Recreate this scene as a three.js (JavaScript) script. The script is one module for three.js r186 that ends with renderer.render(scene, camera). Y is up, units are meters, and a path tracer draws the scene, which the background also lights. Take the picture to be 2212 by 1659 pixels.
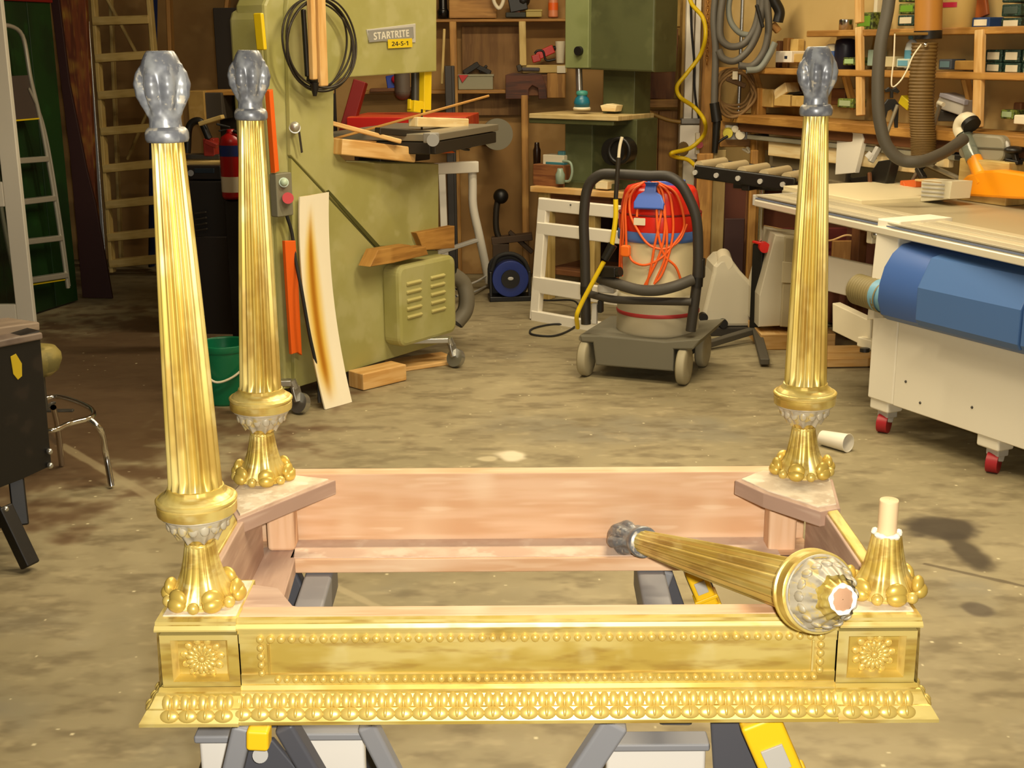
import * as THREE from 'three';
import { RoundedBoxGeometry } from 'three/addons/geometries/RoundedBoxGeometry.js';
import { mergeGeometries, toCreasedNormals } from 'three/addons/utils/BufferGeometryUtils.js';
import { MarchingCubes } from 'three/addons/objects/MarchingCubes.js';
import { RectAreaLightUniformsLib } from 'three/addons/lights/RectAreaLightUniformsLib.js';

// ---------------------------------------------------------------- camera, light, exposure
const scene = new THREE.Scene();
scene.background = new THREE.Color(0x000000);
const camera = new THREE.PerspectiveCamera(33.57, 2212 / 1659, 0.05, 60);
camera.position.set(0, 1.65, 0);
camera.rotation.set(-0.2582, 0, -0.0063, 'YXZ');
const renderer = new THREE.WebGLRenderer({ antialias: true });
renderer.toneMapping = THREE.LinearToneMapping;
renderer.toneMappingExposure = 1.0;
renderer.shadowMap.enabled = true;
RectAreaLightUniformsLib.init();
// the camera's own flash, just right of and above the lens
const flash = new THREE.SpotLight(0xfff8ea, 19, 0, 0.62, 0.5, 2);
flash.position.set(0.05, 1.7, 0.02);
flash.target.position.set(0.05, 0.86, -3);
flash.castShadow = true; flash.shadow.radius = 1.2;
scene.add(flash, flash.target);
const LAMP_NITS = 96, LAMP_COLOR = 0xffecc6;
const LAMPS = [[0.9, -2.9, 1.15], [1.0, -5.0, 1.1], [0.1, -7.2, 0.85], [-0.7, -4.2, 0.55]];   // x, z, strength of the ceiling fittings

// ---------------------------------------------------------------- seeded noise and textures
let seed = 7;
const rnd = () => { seed = (seed * 1664525 + 1013904223) >>> 0; return seed / 4294967296; };
const hash = (x, y, s) => { let h = (x * 374761393 + y * 668265263 + s * 982451653) | 0; h = Math.imul(h ^ (h >>> 13), 1274126177); return ((h ^ (h >>> 16)) >>> 0) / 4294967296; };
function vnoise(x, y, px, py, s) {
  const xi = Math.floor(x), yi = Math.floor(y), fx = x - xi, fy = y - yi, sx = fx * fx * (3 - 2 * fx), sy = fy * fy * (3 - 2 * fy);
  const w = (a, p) => ((a % p) + p) % p, x0 = w(xi, px), x1 = w(xi + 1, px), y0 = w(yi, py), y1 = w(yi + 1, py);
  const a = hash(x0, y0, s), b = hash(x1, y0, s), c = hash(x0, y1, s), d = hash(x1, y1, s);
  return a + (b - a) * sx + (c - a) * sy + (a - b - c + d) * sx * sy;
}
function fbm(u, v, fu, fv, oct, s) { let t = 0, a = 0.5, n = 0; for (let i = 0; i < oct; i++) { t += a * vnoise(u * fu, v * fv, fu, fv, s + i); n += a; fu *= 2; fv *= 2; a *= 0.55; } return t / n; }
const smooth = (a, b, x) => { const t = Math.min(1, Math.max(0, (x - a) / (b - a))); return t * t * (3 - 2 * t); };
const hex = (h) => [(h >> 16) & 255, (h >> 8) & 255, h & 255];
const mixc = (a, b, t) => [a[0] + (b[0] - a[0]) * t, a[1] + (b[1] - a[1]) * t, a[2] + (b[2] - a[2]) * t];
function tex(w, h, fn, srgb = true, rep = [1, 1]) {
  const d = new Uint8Array(w * h * 4);
  for (let j = 0; j < h; j++) for (let i = 0; i < w; i++) { const c = fn((i + 0.5) / w, (j + 0.5) / h); const k = (j * w + i) * 4; d[k] = Math.max(0, Math.min(255, c[0])); d[k + 1] = Math.max(0, Math.min(255, c[1])); d[k + 2] = Math.max(0, Math.min(255, c[2])); d[k + 3] = 255; }
  const t = new THREE.DataTexture(d, w, h); t.wrapS = t.wrapT = THREE.RepeatWrapping; t.magFilter = THREE.LinearFilter; t.minFilter = THREE.LinearMipmapLinearFilter; t.generateMipmaps = true;
  if (srgb) t.colorSpace = THREE.SRGBColorSpace; t.repeat.set(rep[0], rep[1]); t.needsUpdate = true; return t;
}
const woodTex = (a, b, c, s, size = 0.6) => { const A = hex(a), B = hex(b), C = hex(c); return tex(256, 256, (u, v) => { const n = fbm(u, v, 2, 20, 4, s), m = fbm(u, v, 3, 3, 3, s + 9), f = fbm(u, v, 6, 64, 2, s + 20); let k = mixc(A, B, smooth(0.35, 0.7, n)); k = mixc(k, C, smooth(0.55, 0.8, m) * 0.6 + smooth(0.62, 0.8, f) * 0.35); return k; }, true, [1 / size, 1 / size]); };
const blotchTex = (a, b, c, s, fu = 4, fv = 4, size = 1) => { const A = hex(a), B = hex(b), C = hex(c); return tex(256, 256, (u, v) => { const n = fbm(u, v, fu, fv, 5, s), m = fbm(u, v, fu * 2, fv * 2, 4, s + 5); return mixc(mixc(A, B, smooth(0.38, 0.66, n)), C, smooth(0.58, 0.75, m) * 0.7); }, true, [1 / size, 1 / size]); };

// ---------------------------------------------------------------- materials
function mat(color, rough = 0.6, metal = 0, o = {}) { const { boxuv, ...p } = o; const m = new (p.clearcoat || p.transmission || p.sheen ? THREE.MeshPhysicalMaterial : THREE.MeshStandardMaterial)({ color, roughness: rough, metalness: metal, ...p }); if (m.map || m.bumpMap || m.roughnessMap) m.userData.box = boxuv !== false; return m; }
const WHITE = 0xffffff;
const goldTex = (s, fu, fv) => { const A = [226, 204, 122], B = [156, 118, 50], C = [236, 222, 162], D = [204, 176, 84]; return tex(256, 256, (u, v) => { const n = fbm(u, v, fu, fv, 4, s), m = fbm(u, v, fu * 2, fv * 3, 4, s + 4), q = fbm(u, v, 9, 9, 4, s + 8); let c = mixc(A, D, smooth(0.4, 0.65, n)); c = mixc(c, B, smooth(0.5, 0.8, m) * 0.5); return mixc(c, C, smooth(0.56, 0.8, q) * 0.45); }); };
const fine = tex(256, 256, (u, v) => { const n = 255 * (0.5 * fbm(u, v, 24, 24, 4, 3) + 0.5 * fbm(u, v, 90, 90, 2, 8)); return [n, n, n]; }, false, [3, 3]);
const gShaft = goldTex(11, 3, 2), gFlat = goldTex(31, 4, 16); gFlat.repeat.set(2, 2);
const gold = mat(WHITE, 0.36, 0.42, { map: gShaft, boxuv: false });
const goldFlat = mat(WHITE, 0.36, 0.42, { map: gFlat });
const goldBright = mat(0xd9be66, 0.32, 0.35), goldPetal = mat(0xd2b456, 0.34, 0.38);
const paint = (h, r = 0.45) => mat(h, r, 0);
const steel = mat(0xb8b8b4, 0.3, 0.9), darkSteel = mat(0x55524c, 0.45, 0.7), castIron = mat(0x3a342c, 0.5, 0.5), chrome = mat(0xd8d8d6, 0.15, 1);
const black = paint(0x14120f, 0.45), blackRubber = paint(0x1d1b18, 0.75), charcoal = paint(0x2e2a25, 0.55);
const white = paint(0xece6d6, 0.45), cream = paint(0xe0d6ba, 0.5), greyPlastic = paint(0x8d8b86, 0.5), lightGrey = paint(0xb9b6ae, 0.5);
const red = paint(0xc41d14, 0.4), darkRed = paint(0x7c1510, 0.45), orange = paint(0xe8641a, 0.45), yellow = paint(0xe6c616, 0.45), blue = paint(0x2f55b4, 0.45), teal = paint(0x1e6a72, 0.4);
const clawMat = mat(WHITE, 0.34, 0.15, { map: (() => { const A = [138, 140, 140], B = [102, 104, 108], C = [196, 186, 164]; return tex(128, 128, (u, v) => mixc(mixc(A, B, smooth(0.4, 0.65, fbm(u, v, 5, 5, 4, 71))), C, smooth(0.6, 0.72, fbm(u, v, 9, 9, 4, 74)) * 0.8), true, [9, 9]); })() });
const cupMat = mat(WHITE, 0.4, 0.08, { map: blotchTex(0xb4aa92, 0x948c7c, 0xc8ae62, 81, 5, 5, 0.12) });
const gesso = mat(WHITE, 0.75, 0, { map: blotchTex(0xe2d3b8, 0xcbb89c, 0xf0e6d0, 85, 5, 5, 0.2) });
const dustMat = mat(WHITE, 0.85, 0, { map: blotchTex(0xdcc4ae, 0xcdb09a, 0xe6d4c0, 86, 4, 4, 0.3) });
const pinkWood = mat(WHITE, 0.62, 0, { map: woodTex(0xdab490, 0xcc9f76, 0xe6caa8, 41, 0.5) });
const greyWood = mat(WHITE, 0.7, 0, { map: woodTex(0xc2a48e, 0xab8c78, 0xd8c0aa, 43, 0.5) });
const pine = mat(WHITE, 0.6, 0, { map: woodTex(0xdcb272, 0xcb9a56, 0xe6c48c, 45, 0.5) });
const palePine = mat(WHITE, 0.6, 0, { map: woodTex(0xeed9a8, 0xe2c68e, 0xf3e4be, 46, 0.5) });
const orangeWood = mat(WHITE, 0.6, 0, { map: woodTex(0xb0803c, 0x93672c, 0xc4964e, 47, 0.5) });
const brownWood = mat(WHITE, 0.7, 0, { map: woodTex(0x6f4524, 0x553219, 0x875a30, 48, 0.6) });
const plyWood = mat(WHITE, 0.65, 0, { map: woodTex(0xa87a3e, 0x936630, 0xb98b4e, 49, 0.8) });
const ladderWood = mat(WHITE, 0.6, 0, { map: woodTex(0xc8ac68, 0xb09454, 0xd6be80, 50, 0.6) });
const greenPaint = mat(WHITE, 0.42, 0, { map: blotchTex(0xaaa66c, 0xa09c5c, 0xb2ae78, 51, 3, 3, 0.8) });
const greenPaintDark = mat(WHITE, 0.45, 0, { map: blotchTex(0x4c4f30, 0x414428, 0x585b3a, 52, 3, 3, 0.8) });
const doorGreen = mat(WHITE, 0.5, 0, { map: blotchTex(0x10360f, 0x0c2a0c, 0x174417, 53, 3, 5, 1) });
const wallTex = blotchTex(0xa07c48, 0x8e6a3a, 0xae8a54, 55, 3, 3, 1.6);
const wallMat = mat(WHITE, 0.85, 0, { map: wallTex });
const blueVinyl = paint(0x3c5fa0, 0.4), blueLight = paint(0x6f92cc, 0.35);
const sawWhite = mat(0xece6d4, 0.42, 0);
const alu = mat(0xc9c4b4, 0.38, 0.55);
const rubberHose = mat(0x4b463c, 0.6, 0);

// ---------------------------------------------------------------- geometry helpers
const V = (p) => new THREE.Vector3(p[0], p[1], p[2] ?? 0);
function uvm(geo) {                                            // box projection in metres, grain along the longest side
  const g = geo.index ? geo.toNonIndexed() : geo.clone(); g.computeBoundingBox();
  const s = g.boundingBox.getSize(new THREE.Vector3()).toArray(), L = s.indexOf(Math.max(...s)), p = g.attributes.position, uv = new Float32Array(p.count * 2);
  const a = new THREE.Vector3(), b = new THREE.Vector3(), c = new THREE.Vector3(), n = new THREE.Vector3(), off = (p.count * 0.137) % 1;
  for (let i = 0; i < p.count; i += 3) {
    a.fromBufferAttribute(p, i); b.fromBufferAttribute(p, i + 1); c.fromBufferAttribute(p, i + 2); n.copy(b).sub(a).cross(c.sub(a));
    const m = [Math.abs(n.x), Math.abs(n.y), Math.abs(n.z)], N = m.indexOf(Math.max(...m)), rest = [0, 1, 2].filter((k) => k !== N);
    const [q, r] = rest[1] === L ? [rest[1], rest[0]] : rest;
    for (let k = 0; k < 3; k++) { uv[(i + k) * 2] = p.array[(i + k) * 3 + q] + off; uv[(i + k) * 2 + 1] = p.array[(i + k) * 3 + r] + off * 0.7; }
  }
  g.setAttribute('uv', new THREE.BufferAttribute(uv, 2)); g.userData = { uvd: true }; return g;
}
function mg(list) { list = list.flat(9); if (list.length === 1) return list[0]; const all = list.every((g) => g.userData?.uvd); const r = mergeGeometries(list.map((g) => { const n = g.index ? g.toNonIndexed() : g.clone(); for (const k of Object.keys(n.attributes)) if (!['position', 'normal', 'uv'].includes(k)) n.deleteAttribute(k); if (!n.attributes.uv) n.setAttribute('uv', new THREE.BufferAttribute(new Float32Array(n.attributes.position.count * 2), 2)); n.morphAttributes = {}; return n; })); r.userData = { uvd: all }; return r; }
const box = (w, h, d, x = 0, y = 0, z = 0, r) => { r = Math.min(r ?? 0.006, Math.min(w, h, d) * 0.3); return uvm(new RoundedBoxGeometry(w, h, d, 1, r).translate(x, y, z)); };
const boxb = (x0, x1, y0, y1, z0, z1, r) => box(Math.abs(x1 - x0), Math.abs(y1 - y0), Math.abs(z1 - z0), (x0 + x1) / 2, (y0 + y1) / 2, (z0 + z1) / 2, r);
function bar(a, b, w, h = w, up = [0, 1, 0], r) {                // a straight batten from a to b, w across, h along "up"
  const A = V(a), B = V(b), x = B.clone().sub(A), L = x.length(); x.normalize(); let z = new THREE.Vector3().crossVectors(x, V(up)); if (z.lengthSq() < 1e-6) z = new THREE.Vector3(0, 0, 1); z.normalize(); const y = new THREE.Vector3().crossVectors(z, x);
  const g = box(L, h, w, 0, 0, 0, r); g.applyMatrix4(new THREE.Matrix4().makeBasis(x, y, z).setPosition(A.add(B).multiplyScalar(0.5))); return g;
}
function cyl(a, b, r1, r2 = r1, n = 20) { const A = V(a), B = V(b), d = B.clone().sub(A), L = d.length(); const g = new THREE.CylinderGeometry(r2, r1, L, n); g.applyQuaternion(new THREE.Quaternion().setFromUnitVectors(new THREE.Vector3(0, 1, 0), d.normalize())); const m = A.add(B).multiplyScalar(0.5); return g.translate(m.x, m.y, m.z); }
function tube(pts, r, closed = false, n = 8, seg) { const c = new THREE.CatmullRomCurve3(pts.map(V), closed, 'centripetal'); return new THREE.TubeGeometry(c, seg ?? Math.max(12, pts.length * 8), r, n, closed); }
const pipe = (pts, r, n = 10) => { const g = []; for (let i = 0; i < pts.length - 1; i++) { g.push(cyl(pts[i], pts[i + 1], r, r, n)); if (i) g.push(new THREE.SphereGeometry(r, n, 8).translate(...pts[i])); } return mg(g); };
const lathe = (pr, n = 32) => new THREE.LatheGeometry(pr.map((p) => new THREE.Vector2(p[0], p[1])), n);
function slab(poly, z0, z1, bevel = 0.003, holes = []) { const s = new THREE.Shape(poly.map((p) => new THREE.Vector2(p[0], p[1]))); for (const h of holes) s.holes.push(new THREE.Path(h.map((p) => new THREE.Vector2(p[0], p[1])))); const d = Math.abs(z1 - z0), b = Math.min(bevel, d * 0.3); return uvm(new THREE.ExtrudeGeometry(s, { depth: d - 2 * b, bevelEnabled: b > 0, bevelThickness: b, bevelSize: b, bevelOffset: -b, bevelSegments: 2, curveSegments: 10 }).translate(0, 0, Math.min(z0, z1) + b)); }
const ell = (x, y, z, a, b, c, n = 12) => new THREE.SphereGeometry(1, n, Math.max(6, (n * 0.66) | 0)).scale(a, b, c).translate(x, y, z);
function rrect(x0, y0, x1, y1, r, n = 5) { const o = []; for (const [cx, cy, a] of [[x1 - r, y1 - r, 0], [x0 + r, y1 - r, 1], [x0 + r, y0 + r, 2], [x1 - r, y0 + r, 3]]) for (let i = 0; i <= n; i++) { const t = (a + i / n) * Math.PI / 2; o.push([cx + r * Math.cos(t), cy + r * Math.sin(t)]); } return o; }
function grid(nu, nv, f, closeU = false) {                      // a surface from f(u, v) -> [x, y, z]
  const pos = [], uv = [], idx = []; for (let j = 0; j <= nv; j++) for (let i = 0; i <= nu; i++) { const p = f(i / nu, j / nv); pos.push(...p); uv.push(i / nu, j / nv); }
  for (let j = 0; j < nv; j++) for (let i = 0; i < nu; i++) { const a = j * (nu + 1) + i, b = a + 1, c = a + nu + 1, d = c + 1; idx.push(a, b, d, a, d, c); }
  const g = new THREE.BufferGeometry(); g.setAttribute('position', new THREE.Float32BufferAttribute(pos, 3)); g.setAttribute('uv', new THREE.Float32BufferAttribute(uv, 2)); g.setIndex(idx); g.computeVertexNormals();
  if (closeU) { const n = g.attributes.normal; for (let j = 0; j <= nv; j++) { const a = j * (nu + 1), b = a + nu, x = n.getX(a) + n.getX(b), y = n.getY(a) + n.getY(b), z = n.getZ(a) + n.getZ(b), l = Math.hypot(x, y, z) || 1; n.setXYZ(a, x / l, y / l, z / l); n.setXYZ(b, x / l, y / l, z / l); } }
  return g;
}

// ---------------------------------------------------------------- naming and grouping
const taken = {};
const numbered = (n) => { const k = taken[n] = (taken[n] ?? -1) + 1; return k ? `${n}_${String(k).padStart(3, '0')}` : n; };
function tag(o, label, category, group, kind) { if (label) o.userData.label = label; if (category) o.userData.category = category; if (group) o.userData.group = group; if (kind) o.userData.kind = kind; return o; }
function thing(name, label, category, { at = [0, 0, 0], ry = 0 } = {}, group) { const o = new THREE.Group(); o.name = numbered(name); o.position.set(...at); o.rotation.y = ry; scene.add(o); return tag(o, label, category, group); }
function mesh(geo, m) { if (Array.isArray(geo)) geo = mg(geo); if (m.userData.box && !geo.userData?.uvd) geo = uvm(geo); const o = new THREE.Mesh(geo, m); o.castShadow = o.receiveShadow = true; return o; }
function part(parent, name, geo, m, label) { const o = mesh(geo, m); o.name = name; parent.add(o); if (label) o.userData.label = label; return o; }
function solo(name, label, category, geo, m, { at = [0, 0, 0], ry = 0 } = {}, group) { const o = mesh(geo, m); o.name = numbered(name); o.position.set(...at); o.rotation.y = ry; scene.add(o); return tag(o, label, category, group); }
function struct(name, geo, m, { at = [0, 0, 0], ry = 0 } = {}) { const o = geo ? mesh(geo, m) : new THREE.Group(); o.name = name; o.position.set(...at); o.rotation.y = ry; o.userData.kind = 'structure'; scene.add(o); return o; }
// helpers that build from two opposite points of a face
const boxAt = (a, b, depth, r) => boxb(Math.min(a[0], b[0]), Math.max(a[0], b[0]), Math.min(a[1], b[1]), Math.max(a[1], b[1]), a[2] - depth, a[2], r);   // a face from a to b, going back by depth
const slabTop = (a, b, depth, th) => boxb(a[0], b[0], (a[1] + b[1]) / 2 - th, (a[1] + b[1]) / 2, a[2] - depth, a[2]);
const slabPoly = ([a, b], depth, th) => boxb(a[0], b[0], (a[1] + b[1]) / 2 - th, (a[1] + b[1]) / 2 + 0.004, a[2] - depth, a[2] + 0.01);
function crease(geo, ang) { return toCreasedNormals(geo, ang); }
const creaseUv = (g, a) => { const r = toCreasedNormals(g, a); r.userData = { uvd: true }; return r; };

// ---------------------------------------------------------------- the upturned gilt console table
const T = 0.911, X0 = -0.478, X1 = 0.545, JL = -0.372, JR = 0.438, ZF = -1.577, ZB = -2.215;
const FL = 16;
const rShaft = (t) => 0.0367 + (0.0203 - 0.0367) * t + 0.0012 * Math.sin(Math.PI * t);
const shaftGeo = grid(FL * 8, 26, (u, v) => { const a = u * Math.PI * 2, t = v, R = rShaft(t), e = Math.min(smooth(0, 0.03, t), smooth(0, 0.02, 1 - t)), w = 0.5 - 0.5 * Math.cos(a * FL), r = R - 0.0066 * (R / 0.0367) * e * Math.pow(w, 0.85); return [Math.cos(a) * r, 0.164 + 0.466 * t, -Math.sin(a) * r]; }, true);
const ringGeo = crease(lathe([[0.03, 0.130], [0.0495, 0.130], [0.0532, 0.1318], [0.0538, 0.136], [0.0536, 0.1445], [0.0520, 0.1458], [0.0520, 0.1472], [0.0547, 0.1484], [0.0549, 0.1512], [0.0532, 0.1528], [0.0500, 0.1535], [0.0490, 0.1552], [0.0462, 0.1575], [0.0420, 0.1600], [0.0392, 0.164], [0.0378, 0.168], [0.034, 0.169]], 64), 0.5);
const coneGeo = grid(96, 12, (u, v) => { const a = u * Math.PI * 2, y = 0.084 + 0.028 * v, R = 0.0172 + 0.0155 * Math.pow(v, 1.2), r = R * (1 + 0.05 * Math.cos(12 * a) * smooth(0, 0.3, v)); return [Math.cos(a) * r, y, -Math.sin(a) * r]; }, true);
const cupGeo = grid(128, 14, (u, v) => { const a = u * Math.PI * 2, k = Math.abs(Math.cos(4 * a)), y = 0.099 + 0.033 * v, R = 0.0285 + 0.018 * Math.sin(v * Math.PI * 0.42), r = R * (1 + 0.07 * (k - 0.5) * (0.6 + v)) + 0.0012 * Math.cos(16 * a); return [Math.cos(a) * r, y - 0.007 * (1 - k) * (1 - v), -Math.sin(a) * r]; }, true);
const collarGeo = lathe([[0.018, 0.626], [0.0255, 0.627], [0.0272, 0.631], [0.0272, 0.638], [0.0255, 0.642], [0.0225, 0.645], [0.018, 0.646]], 40);
const neckRing = new THREE.TorusGeometry(0.0178, 0.003, 10, 36).rotateX(Math.PI / 2).translate(0, 0.085, 0);
const bellR = (v) => 0.0196 + 0.0135 * v + 0.0135 * Math.pow(v, 4);        // v: 0 at the neck, 1 at the foot
const bellGeo = grid(180, 30, (u, v) => { const a = u * Math.PI * 2, y = 0.082 * (1 - v) + 0.006, s = smooth(0.05, 1, v), r = bellR(v) * (1 + (0.02 + 0.08 * s * s) * Math.cos(6 * a) + (0.05 - 0.015 * s) * (Math.pow(Math.abs(Math.cos(9 * a)), 0.7) - 0.5)); return [Math.cos(a) * r, y, -Math.sin(a) * r]; }, true);
const bellCap = lathe([[0.0005, 0.0885], [0.0188, 0.0885]], 32), bellFoot = lathe([[0.0005, 0.001], [0.043, 0.001], [0.046, 0.004], [0.043, 0.010]], 40);
const petalBig = mg([ell(0.0492, 0.0118, 0, 0.0108, 0.0110, 0.0142, 18), ell(0.0462, 0.0195, 0, 0.0085, 0.0135, 0.0148, 18)]);
const petalSmall = ell(0.0492, 0.0092, 0, 0.0080, 0.0084, 0.0082, 14);
function pawGeo() {                                             // a ball gripped by six toes, the sole cut flat
  const res = 84, cy = 0.69, S = 0.064, k = 620, mc = new MarchingCubes(res, new THREE.MeshBasicMaterial(), false, false, 300000), f = mc.field, caps = [];
  for (const [n, d] of [-24, 27, -78, 82, 136, -134].entries()) {
    const a = d * Math.PI / 180, g = [1.04, 0.98, 1.12, 1.1, 1, 1][n], chain = [[0.0160, 0.664, 0.0052], [0.0190, 0.677, 0.0068], [0.0218, 0.688, 0.0078], [0.0228, 0.699, 0.0082], [0.0222, 0.708, 0.0068], [0.0215, 0.716 + 0.004 * (n % 2), 0.0042]].map(([r, y, q]) => [Math.sin(a) * r * g, y, Math.cos(a) * r * g, q]);
    for (let i = 0; i < 5; i++) caps.push([chain[i], chain[i + 1]]);
  }
  for (const s of [-1, 1]) { const c = [[s * 0.0195, 0.672, 0.004, 0.0045], [s * 0.0262, 0.685, 0.003, 0.0055], [s * 0.0282, 0.698, 0.002, 0.0058], [s * 0.0272, 0.711, 0.002, 0.0045]]; for (let i = 0; i < 3; i++) caps.push([c[i], c[i + 1]]); }
  caps.push([[0, 0.64, 0, 0.0215], [0, 0.655, 0, 0.0188]], [[0, 0.655, 0, 0.0188], [0, 0.685, 0, 0.0205]]);
  let i = 0; const c = (q) => ((q / (res - 1)) * 2 - 1) * S;
  for (let z = 0; z < res; z++) for (let y = 0; y < res; y++) for (let x = 0; x < res; x++) {
    const px = c(x), py = c(y) + cy, pz = c(z); let sum = Math.exp(-k * (Math.hypot(px, (py - 0.711) * 0.7, pz) - 0.0258));
    if (px * px + pz * pz < 0.0024) for (const [a, b] of caps) { const dx = b[0] - a[0], dy = b[1] - a[1], dz = b[2] - a[2], t = Math.max(0, Math.min(1, ((px - a[0]) * dx + (py - a[1]) * dy + (pz - a[2]) * dz) / (dx * dx + dy * dy + dz * dz))), d = Math.hypot(px - a[0] - dx * t, py - a[1] - dy * t, pz - a[2] - dz * t) - a[3] - (b[3] - a[3]) * t; if (d < 0.012) sum += Math.exp(-k * d); }
    f[i++] = -Math.max(-Math.log(Math.max(sum, 1e-30)) / k, py - 0.7395);
  }
  mc.isolation = 0; mc.update(); const g = new THREE.BufferGeometry(), n = mc.count; g.setAttribute('position', new THREE.BufferAttribute(mc.positionArray.slice(0, n * 3), 3)); g.setAttribute('normal', new THREE.BufferAttribute(mc.normalArray.slice(0, n * 3), 3));
  return uvm(g.scale(S, S, S).translate(0, cy, 0));
}
const paw = pawGeo(), collarUv = uvm(collarGeo), cupLeaf = uvm(mg([cupGeo, ...Array.from({ length: 16 }, (_, i) => ell(0.0396, 0.1175, 0, 0.0040, 0.0095, 0.0074, 10).rotateY(i * Math.PI / 8)), new THREE.TorusGeometry(0.0482, 0.002, 8, 48).rotateX(Math.PI / 2).translate(0, 0.1295, 0)]));
function upperLeg(p) {
  part(p, 'cup', coneGeo, gold); part(p, 'leaf_band', cupLeaf, cupMat, 'grey leaf band under the ring'); part(p, 'ring', ringGeo, gold);
  part(p, 'shaft', shaftGeo, gold); part(p, 'collar', collarUv, clawMat, 'grey collar'); part(p, 'claw_foot', paw, clawMat, 'grey carved claw foot');
}
function bell(p, turn) {
  part(p, 'bell', [bellGeo, bellCap, bellFoot], gold);
  for (let k = 0; k < 6; k++) { const a = part(p, 'petal', petalBig, goldPetal); a.rotation.y = turn + k * Math.PI / 3; const b = part(p, 'petal', petalSmall, goldBright); b.rotation.y = turn + (k + 0.5) * Math.PI / 3; }
}
const table = thing('console_table', 'gilt console table turned upside down on two sawhorses, with fluted legs and a broken corner', 'table');
for (const [x, z, tx, tz, r] of [[-0.429, -1.634, 0.006, 0.003, 0.1], [-0.443, -2.148, -0.024, 0.006, 0.0], [0.517, -2.158, 0.014, -0.006, 0.2]]) {
  const leg = new THREE.Group(); leg.name = 'leg'; table.add(leg); leg.position.set(x, T, z); leg.rotation.set(tz, r * 0.6, tx);
  bell(leg, Math.PI / 6 + 0.3 + r); part(leg, 'neck_ring', neckRing, goldBright); upperLeg(leg);
}
const stump = new THREE.Group(); stump.name = 'leg_stump'; stump.userData.label = 'broken leg stump with a pale wooden dowel'; table.add(stump); stump.position.set(0.516, T, -1.645);
bell(stump, 0.62); part(stump, 'dowel', lathe([[0.0132, 0.086], [0.0130, 0.135], [0.0124, 0.1375], [0.0005, 0.1378]], 28), paint(0xe4c698, 0.6), 'pale bare dowel');
part(stump, 'plaster_edge', grid(48, 8, (u, v) => { const a = u * Math.PI * 2, b = v * Math.PI * 2, r = 0.0035 * (1 + 0.35 * Math.sin(5 * a + 1) + 0.2 * Math.sin(11 * a)); return [Math.cos(a) * (0.0172 + r * Math.cos(b)), 0.0885 + r * Math.sin(b), -Math.sin(a) * (0.0172 + r * Math.cos(b))]; }), paint(0xf2ead8, 0.9), 'ragged white plaster edge');

// rails: [height, how far the moulding stands out of the face]
const P = [[0.911, 0], [0.9085, 0.004], [0.9045, 0.0045], [0.9035, 0.006], [0.898, 0.008], [0.8955, 0.008], [0.8945, 0.002], [0.886, 0], [0.8855, -0.001], [0.872, -0.001], [0.871, -0.004], [0.826, -0.004], [0.825, -0.001], [0.811, -0.001], [0.8105, 0.001], [0.8045, 0.003], [0.8035, 0.006], [0.8, 0.0065], [0.786, 0.015], [0.785, 0.018], [0.773, 0.026], [0.77, 0.028], [0.765, 0.028]];
function extrudeX(x0, x1, pts, z) { const s = new THREE.Shape(pts.map((p) => new THREE.Vector2(-p[1], p[0]))); return uvm(new THREE.ExtrudeGeometry(s, { depth: x1 - x0, bevelEnabled: false }).rotateY(Math.PI / 2).translate(x0, 0, z)); }
const front = part(table, 'front_rail', extrudeX(JL, JR, [...P, [0.765, -0.03], [0.911, -0.03]], ZF), goldFlat);
part(front, 'bare_top_edge', boxb(JL + 0.002, JR - 0.002, 0.9085, 0.9125, ZF - 0.03, ZF - 0.001, 0.001), pinkWood, 'bare wood top edge');
for (const x of [-0.333, 0.4065]) part(front, 'panel_edge', boxb(x - 0.0015, x + 0.0015, 0.8255, 0.8712, ZF - 0.006, ZF - 0.0005, 0.0008), goldFlat);
const bead = new THREE.SphereGeometry(0.0052, 12, 9), beadS = new THREE.SphereGeometry(0.0046, 12, 9), zb = ZF + 0.0005;
const beads = [];
for (let i = 0; i < 54; i++) beads.push([-0.343 + i * 0.01432, 0.8785, bead]);
for (let i = 0; i < 60; i++) beads.push([-0.322 + i * 0.0124, 0.818, beadS]);
for (const x of [-0.343, 0.4165]) for (let i = 1; i < 5; i++) beads.push([x, 0.8785 - i * 0.0125, bead]);
for (const [x, y, g] of beads) { const b = part(front, 'bead', g, goldBright); const s = 0.9 + 0.2 * hash(Math.round(x * 5000), Math.round(y * 3000), 5); b.position.set(x, y, zb); b.scale.set(s, s, 0.9); }
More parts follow.
